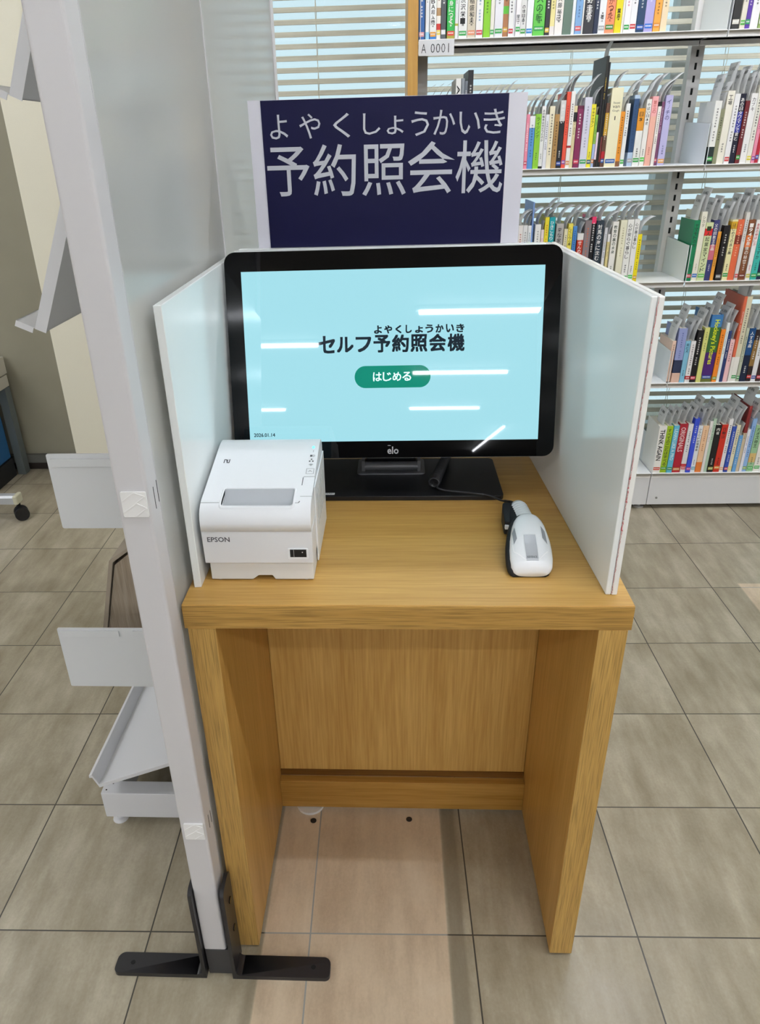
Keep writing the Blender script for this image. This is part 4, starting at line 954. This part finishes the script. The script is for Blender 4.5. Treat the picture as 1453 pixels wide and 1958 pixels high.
for s_, xa, xb, lab in ((-1, -.0405, -.207, 'l'), (1, .0062, .177, 'r')):
    x2 = xa + s_ * .0065
    b = MB()
    out = rrect(min(xa, xb), max(xa, xb), -.0600, -.0220, .013, 5) if False else None
    # foot blade with rounded outer end
    if s_ < 0: poly = [(x2, -.0595), (x2, -.0215)] + [(xb + .013 + .013 * math.cos(t), -.0345 + .013 * math.sin(t)) for t in [PI / 2 + k * PI / 10 for k in range(6)]] + [(xb + .009 + .009 * math.cos(t), -.0505 + .009 * math.sin(t)) for t in [PI + k * PI / 10 for k in range(6)]]
    else: poly = [(x2, -.0215), (x2, -.0595)] + [(xb - .009 + .009 * math.cos(t), -.0505 + .009 * math.sin(t)) for t in [-PI / 2 + k * PI / 10 for k in range(6)]] + [(xb - .013 + .013 * math.cos(t), -.0345 + .013 * math.sin(t)) for t in [k * PI / 10 for k in range(6)]]
    b.prism(poly, 'z', .0, .0095)
    xm = (xa, x2)
    up = [(-.0595, .0), (-.0215, .0), (-.0215, .205)] + [(-.0345 + .013 * math.cos(t), .212 + .013 * math.sin(t)) for t in [k * PI / 12 for k in range(13)]]
    up = [(-.0595, .0), (-.0095, .0), (-.0095, .212)] + [(-.0235 + .014 * math.cos(t), .212 + .014 * math.sin(t)) for t in [PI * .5 * k / 5 for k in range(1, 6)]] + [(-.0455 + .014 * math.cos(t), .212 + .014 * math.sin(t)) for t in [PI * .5 + PI * .5 * k / 5 for k in range(6)]]
    b.prism(up, 'x', min(xm), max(xm))
    # fillet at the bend
    rr = .010; cx = x2 + s_ * rr
    b.prism([(x2, .0095)] + [(cx + -s_ * rr * math.cos(t), .0095 + rr - rr * math.sin(t)) for t in [k * PI / 12 for k in range(7)]], 'y', -.0595, -.0215)
    bk = b.build('foot_bracket', dark_steel, parent=ps, bevel=.0012)
    b = MB(); hx = xb - s_ * .030
    b.cyl((hx, -.0405, .0095), .0042, .0004, 'z', 16); b.build('screw_hole', slot_k, parent=bk)
    if s_ > 0:
        for z in (.100, .172): MB().cyl((x2, -.030, z), .0062, .0016, 'x', 18).build('bolt', mat('bolt_black', '0f0f10', .25, .5), parent=bk)

# ------------------------------------------------------------------ display rack behind the screen
rk = thing('display_rack', (-.2, .65, 0), 'white steel display rack with sloping trays behind the partition screen', 'rack')
rs = mat('rack_white', 'dcdcdf', .42)
rg = mat('rack_grey', 'a6a7a8', .45)
b = MB(); b.box(-.3275, -.058, .262, .298, .031, .1005); b.box(-.3275, -.292, .298, 1.15, .031, .1005); b.box(-.292, -.058, 1.115, 1.15, .031, .1005); b.build('base_frame', rs, parent=rk, bevel=.0018)
b = MB(); b.cyl((-.318, .272, .1003), .0018, .0004); b.cyl((-.309, .290, .1003), .0018, .0004); b.build('rivet_hole', slot_k, parent=rk)
for x, y in ((-.309, .288), (-.08, .288), (-.309, 1.12), (-.08, 1.12)):
    b = MB(); b.cyl((x, y, 0), .017, .007, 'z', 20, 0, .015); b.cyl((x, y, .007), .009, .024, 'z', 14); b.build('levelling_foot', rs, parent=rk)
b = MB(); b.box(-.085, -.058, .262, .298, .1005, 1.75); b.box(-.085, -.058, 1.115, 1.15, .1005, 1.75); b.box(-.085, -.058, .298, 1.115, 1.72, 1.75); b.build('upright_frame', rs, parent=rk)
def tray(cx, cz, ang, L, lip, y0, y1, th=.0125, back=None):
    a = math.radians(ang); d = V(math.cos(a), 0, math.sin(a)); nn = V(-math.sin(a), 0, math.cos(a))
    c = V(cx, 0, cz)
    def q(s_, t): p = c + d * s_ + nn * t; return (p.x, p.z)
    b = MB(); b.prism([q(0, 0), q(L, 0), q(L, th), q(.004, th), q(.004, lip), q(-.003, lip), q(-.006, lip - .006), q(-.002, lip - .007), q(0, lip - .008)], 'y', y0, y1)
    return b.build('sloping_tray', [rs if back is None else back], parent=rk, bevel=.0006)
tray(-.319, .130, 22, .26, .037, .250, 1.10, .0085)
def upper(cx, cz, ang, L, y0, y1):
    a = math.radians(ang); d = V(math.cos(a), 0, math.sin(a)); nn = V(-math.sin(a), 0, math.cos(a)); c = V(cx, 0, cz)
    def q(s_, t): p = c + d * s_ + nn * t; return (p.x, p.z)
    b = MB(); b.prism([q(0, 0), q(L, 0), q(L, .003), q(0, .003)], 'y', y0, y1)          # sheet
    b.prism([q(-.001, -.0015), q(L, -.0015), q(L, .0155), q(-.001, .0155)], 'y', y0 - .0015, y0)           # near flange
    b.prism([q(-.0, .0155), q(.0015, .0155), q(.0015, .043), q(.0, .043)], 'y', y0 - .003, y1)  # ledge
    b.prism([q(-.0075, .041), q(.0015, .041), q(.0015, .043), q(-.0075, .043)], 'y', y0 - .003, y1)
    b.prism([q(-.0075, .0165), q(.0015, .0165), q(.0015, .043), q(-.0075, .043)], 'y', y0 - .004, y0 - .003)
    b.prism([q(-.0, .0), q(.0015, .0), q(.0015, .0160), q(.0, .0160)], 'y', y0, y1)
    b.build('sloping_tray', rs, parent=rk)
upper(-.2235, 1.0605, 66, .24, .250, 1.10)
upper(-.1885, 1.3565, 66, .24, .250, 1.10)
for x0, z0, z1, strips in ((-.267, .7345, .868, ((-.262, -.062, .852, .868),)), (-.3225, .3975, .530, ((-.316, -.208, .5130, .5260), (-.183, -.062, .5130, .5260)))):
    b = MB(); b.prism(rrect(x0, -.058, z0, z1, .003, 3), 'y', .249, .252)
    pl_ = b.build('end_plate', mat('plate_white', 'd8dadc', .4), parent=rk)
    b = MB()
    for xa, xb, za, zb in strips:
        if za > .8: za, zb = .8465, .8605
        b.prism(rrect(xa, xb, za, zb, .0015, 2), 'y', .2458, .2490)
    b.build('label_holder', mat('plate_white', 'd3d6d8', .4), parent=pl_, bevel=.0005)
b = MB(); b.box(-.305, -.058, .262, .52, .400, .404); b.build('middle_shelf', rs, parent=rk)
b = MB(); b.prism([(-.300, .4045), (-.246, .612), (-.210, .637), (-.196, .637), (-.196, .6325), (-.208, .6315), (-.2395, .609), (-.291, .4045)], 'y', .352, .51)
b.prism([(-.290, .4045), (-.239, .6000), (-.2075, .6250), (-.1400, .6250), (-.1400, .4045)], 'y', .357, .505, 1)
b.build('woodgrain_box', [mat('greige_cover', '9d9181', .5), wood_pale], label='greige wood-grain box with a chamfered corner standing in the rack behind the lower plate', cat='box')
b = MB(); b.prism([(-.212, .4045), (-.193, .50), (-.180, .50), (-.198, .4045)], 'y', .349, .3565, 0); b.prism([(-.1955, .4045), (-.178, .50), (-.168, .50), (-.185, .4045)], 'y', .344, .3485, 1)
b.build('dark_folder', [mat('folder_black', '161618', .5), mat('folder_grey', '8c8f92', .5)], label='black folder leaning on the front of the wood-grain box', cat='folder')

# ------------------------------------------------------------------ things at the far left
rsd = thing('rolling_stand', (-1.5, 1.775, 0), 'white foot bar of a rolling stand with a black caster, far left', 'rolling stand')
b = MB(); b.prism([(1.752, .068), (1.797, .068), (1.797, .095), (1.787, .102), (1.762, .102), (1.752, .095)], 'x', -1.95, -1.212); b.build('foot_bar', mat('bar_white', 'b9bcc0', .35, .3), parent=rsd, bevel=.001)
b = MB(); b.box(-1.214, -1.196, .0 + 1.749, 1.800, .066, .104); b.build('end_cap', mat('cap_cream', 'c9c6ae', .5), parent=rsd, bevel=.006, seg=3)
for x in (-1.196, -1.90):
    b = MB(); ax = V(.55, -.83, 0).normalized(); c = V(x, 1.762, .0275)
    for sg_ in (-1, 1):
        cc = c + ax * (.0125 * sg_ - .009); b.cyl(cc, .0275, .018, ax, 28)
    b.cyl(c - ax * .012, .012, .024, ax, 16); b.cyl((x - .012, 1.775, .04), .008, .03, 'z', 14); b.build('caster', black_pl, parent=rsd, bevel=.002)
b = MB(); b.box(-1.80, -1.76, 1.755, 1.795, .102, 1.5); b.build('upright', mat('bar_white', 'b9bcc0', .35, .3), parent=rsd)
tb = thing('side_table', (-1.8, 2.1, 0), 'pale low table with a shallow drawer against the grey wall, far left', 'table')
MB().box(-2.3, -1.388, 2.02, 2.27, .455, .528).build('table_top', mat('table_cream', 'c4c0b2', .5), parent=tb, bevel=.003)
MB().box(-2.3, -1.392, 2.03, 2.27, .400, .450).build('drawer', mat('table_cream', 'c4c0b2', .5), parent=tb, bevel=.002)
for x in (-1.425, -2.28):
    MB().box(x, x + .035, 2.22, 2.265, 0, .40).build('leg', mat('leg_grey', '6d7474', .4, .3), parent=tb)
b = MB(); b.box(-2.1, -1.435, 2.03, 2.215, .085, .395); 
b.box(-2.1, -1.430, 2.025, 2.22, .370, .397)
bb_ = b.build('storage_bin', mat('bin_blue', '275c8c', .45), label='blue plastic storage bin under the low table, far left', cat='bin', bevel=.006)
b = MB(); b.box(-2.12, -1.43, 2.02, 2.215, .0, .084); b.build('bin_plinth', mat('plinth_dark', '1c1d1e', .6), label='dark low plinth beneath the blue storage bin', cat='plinth')
bpy.context.view_layer.update()
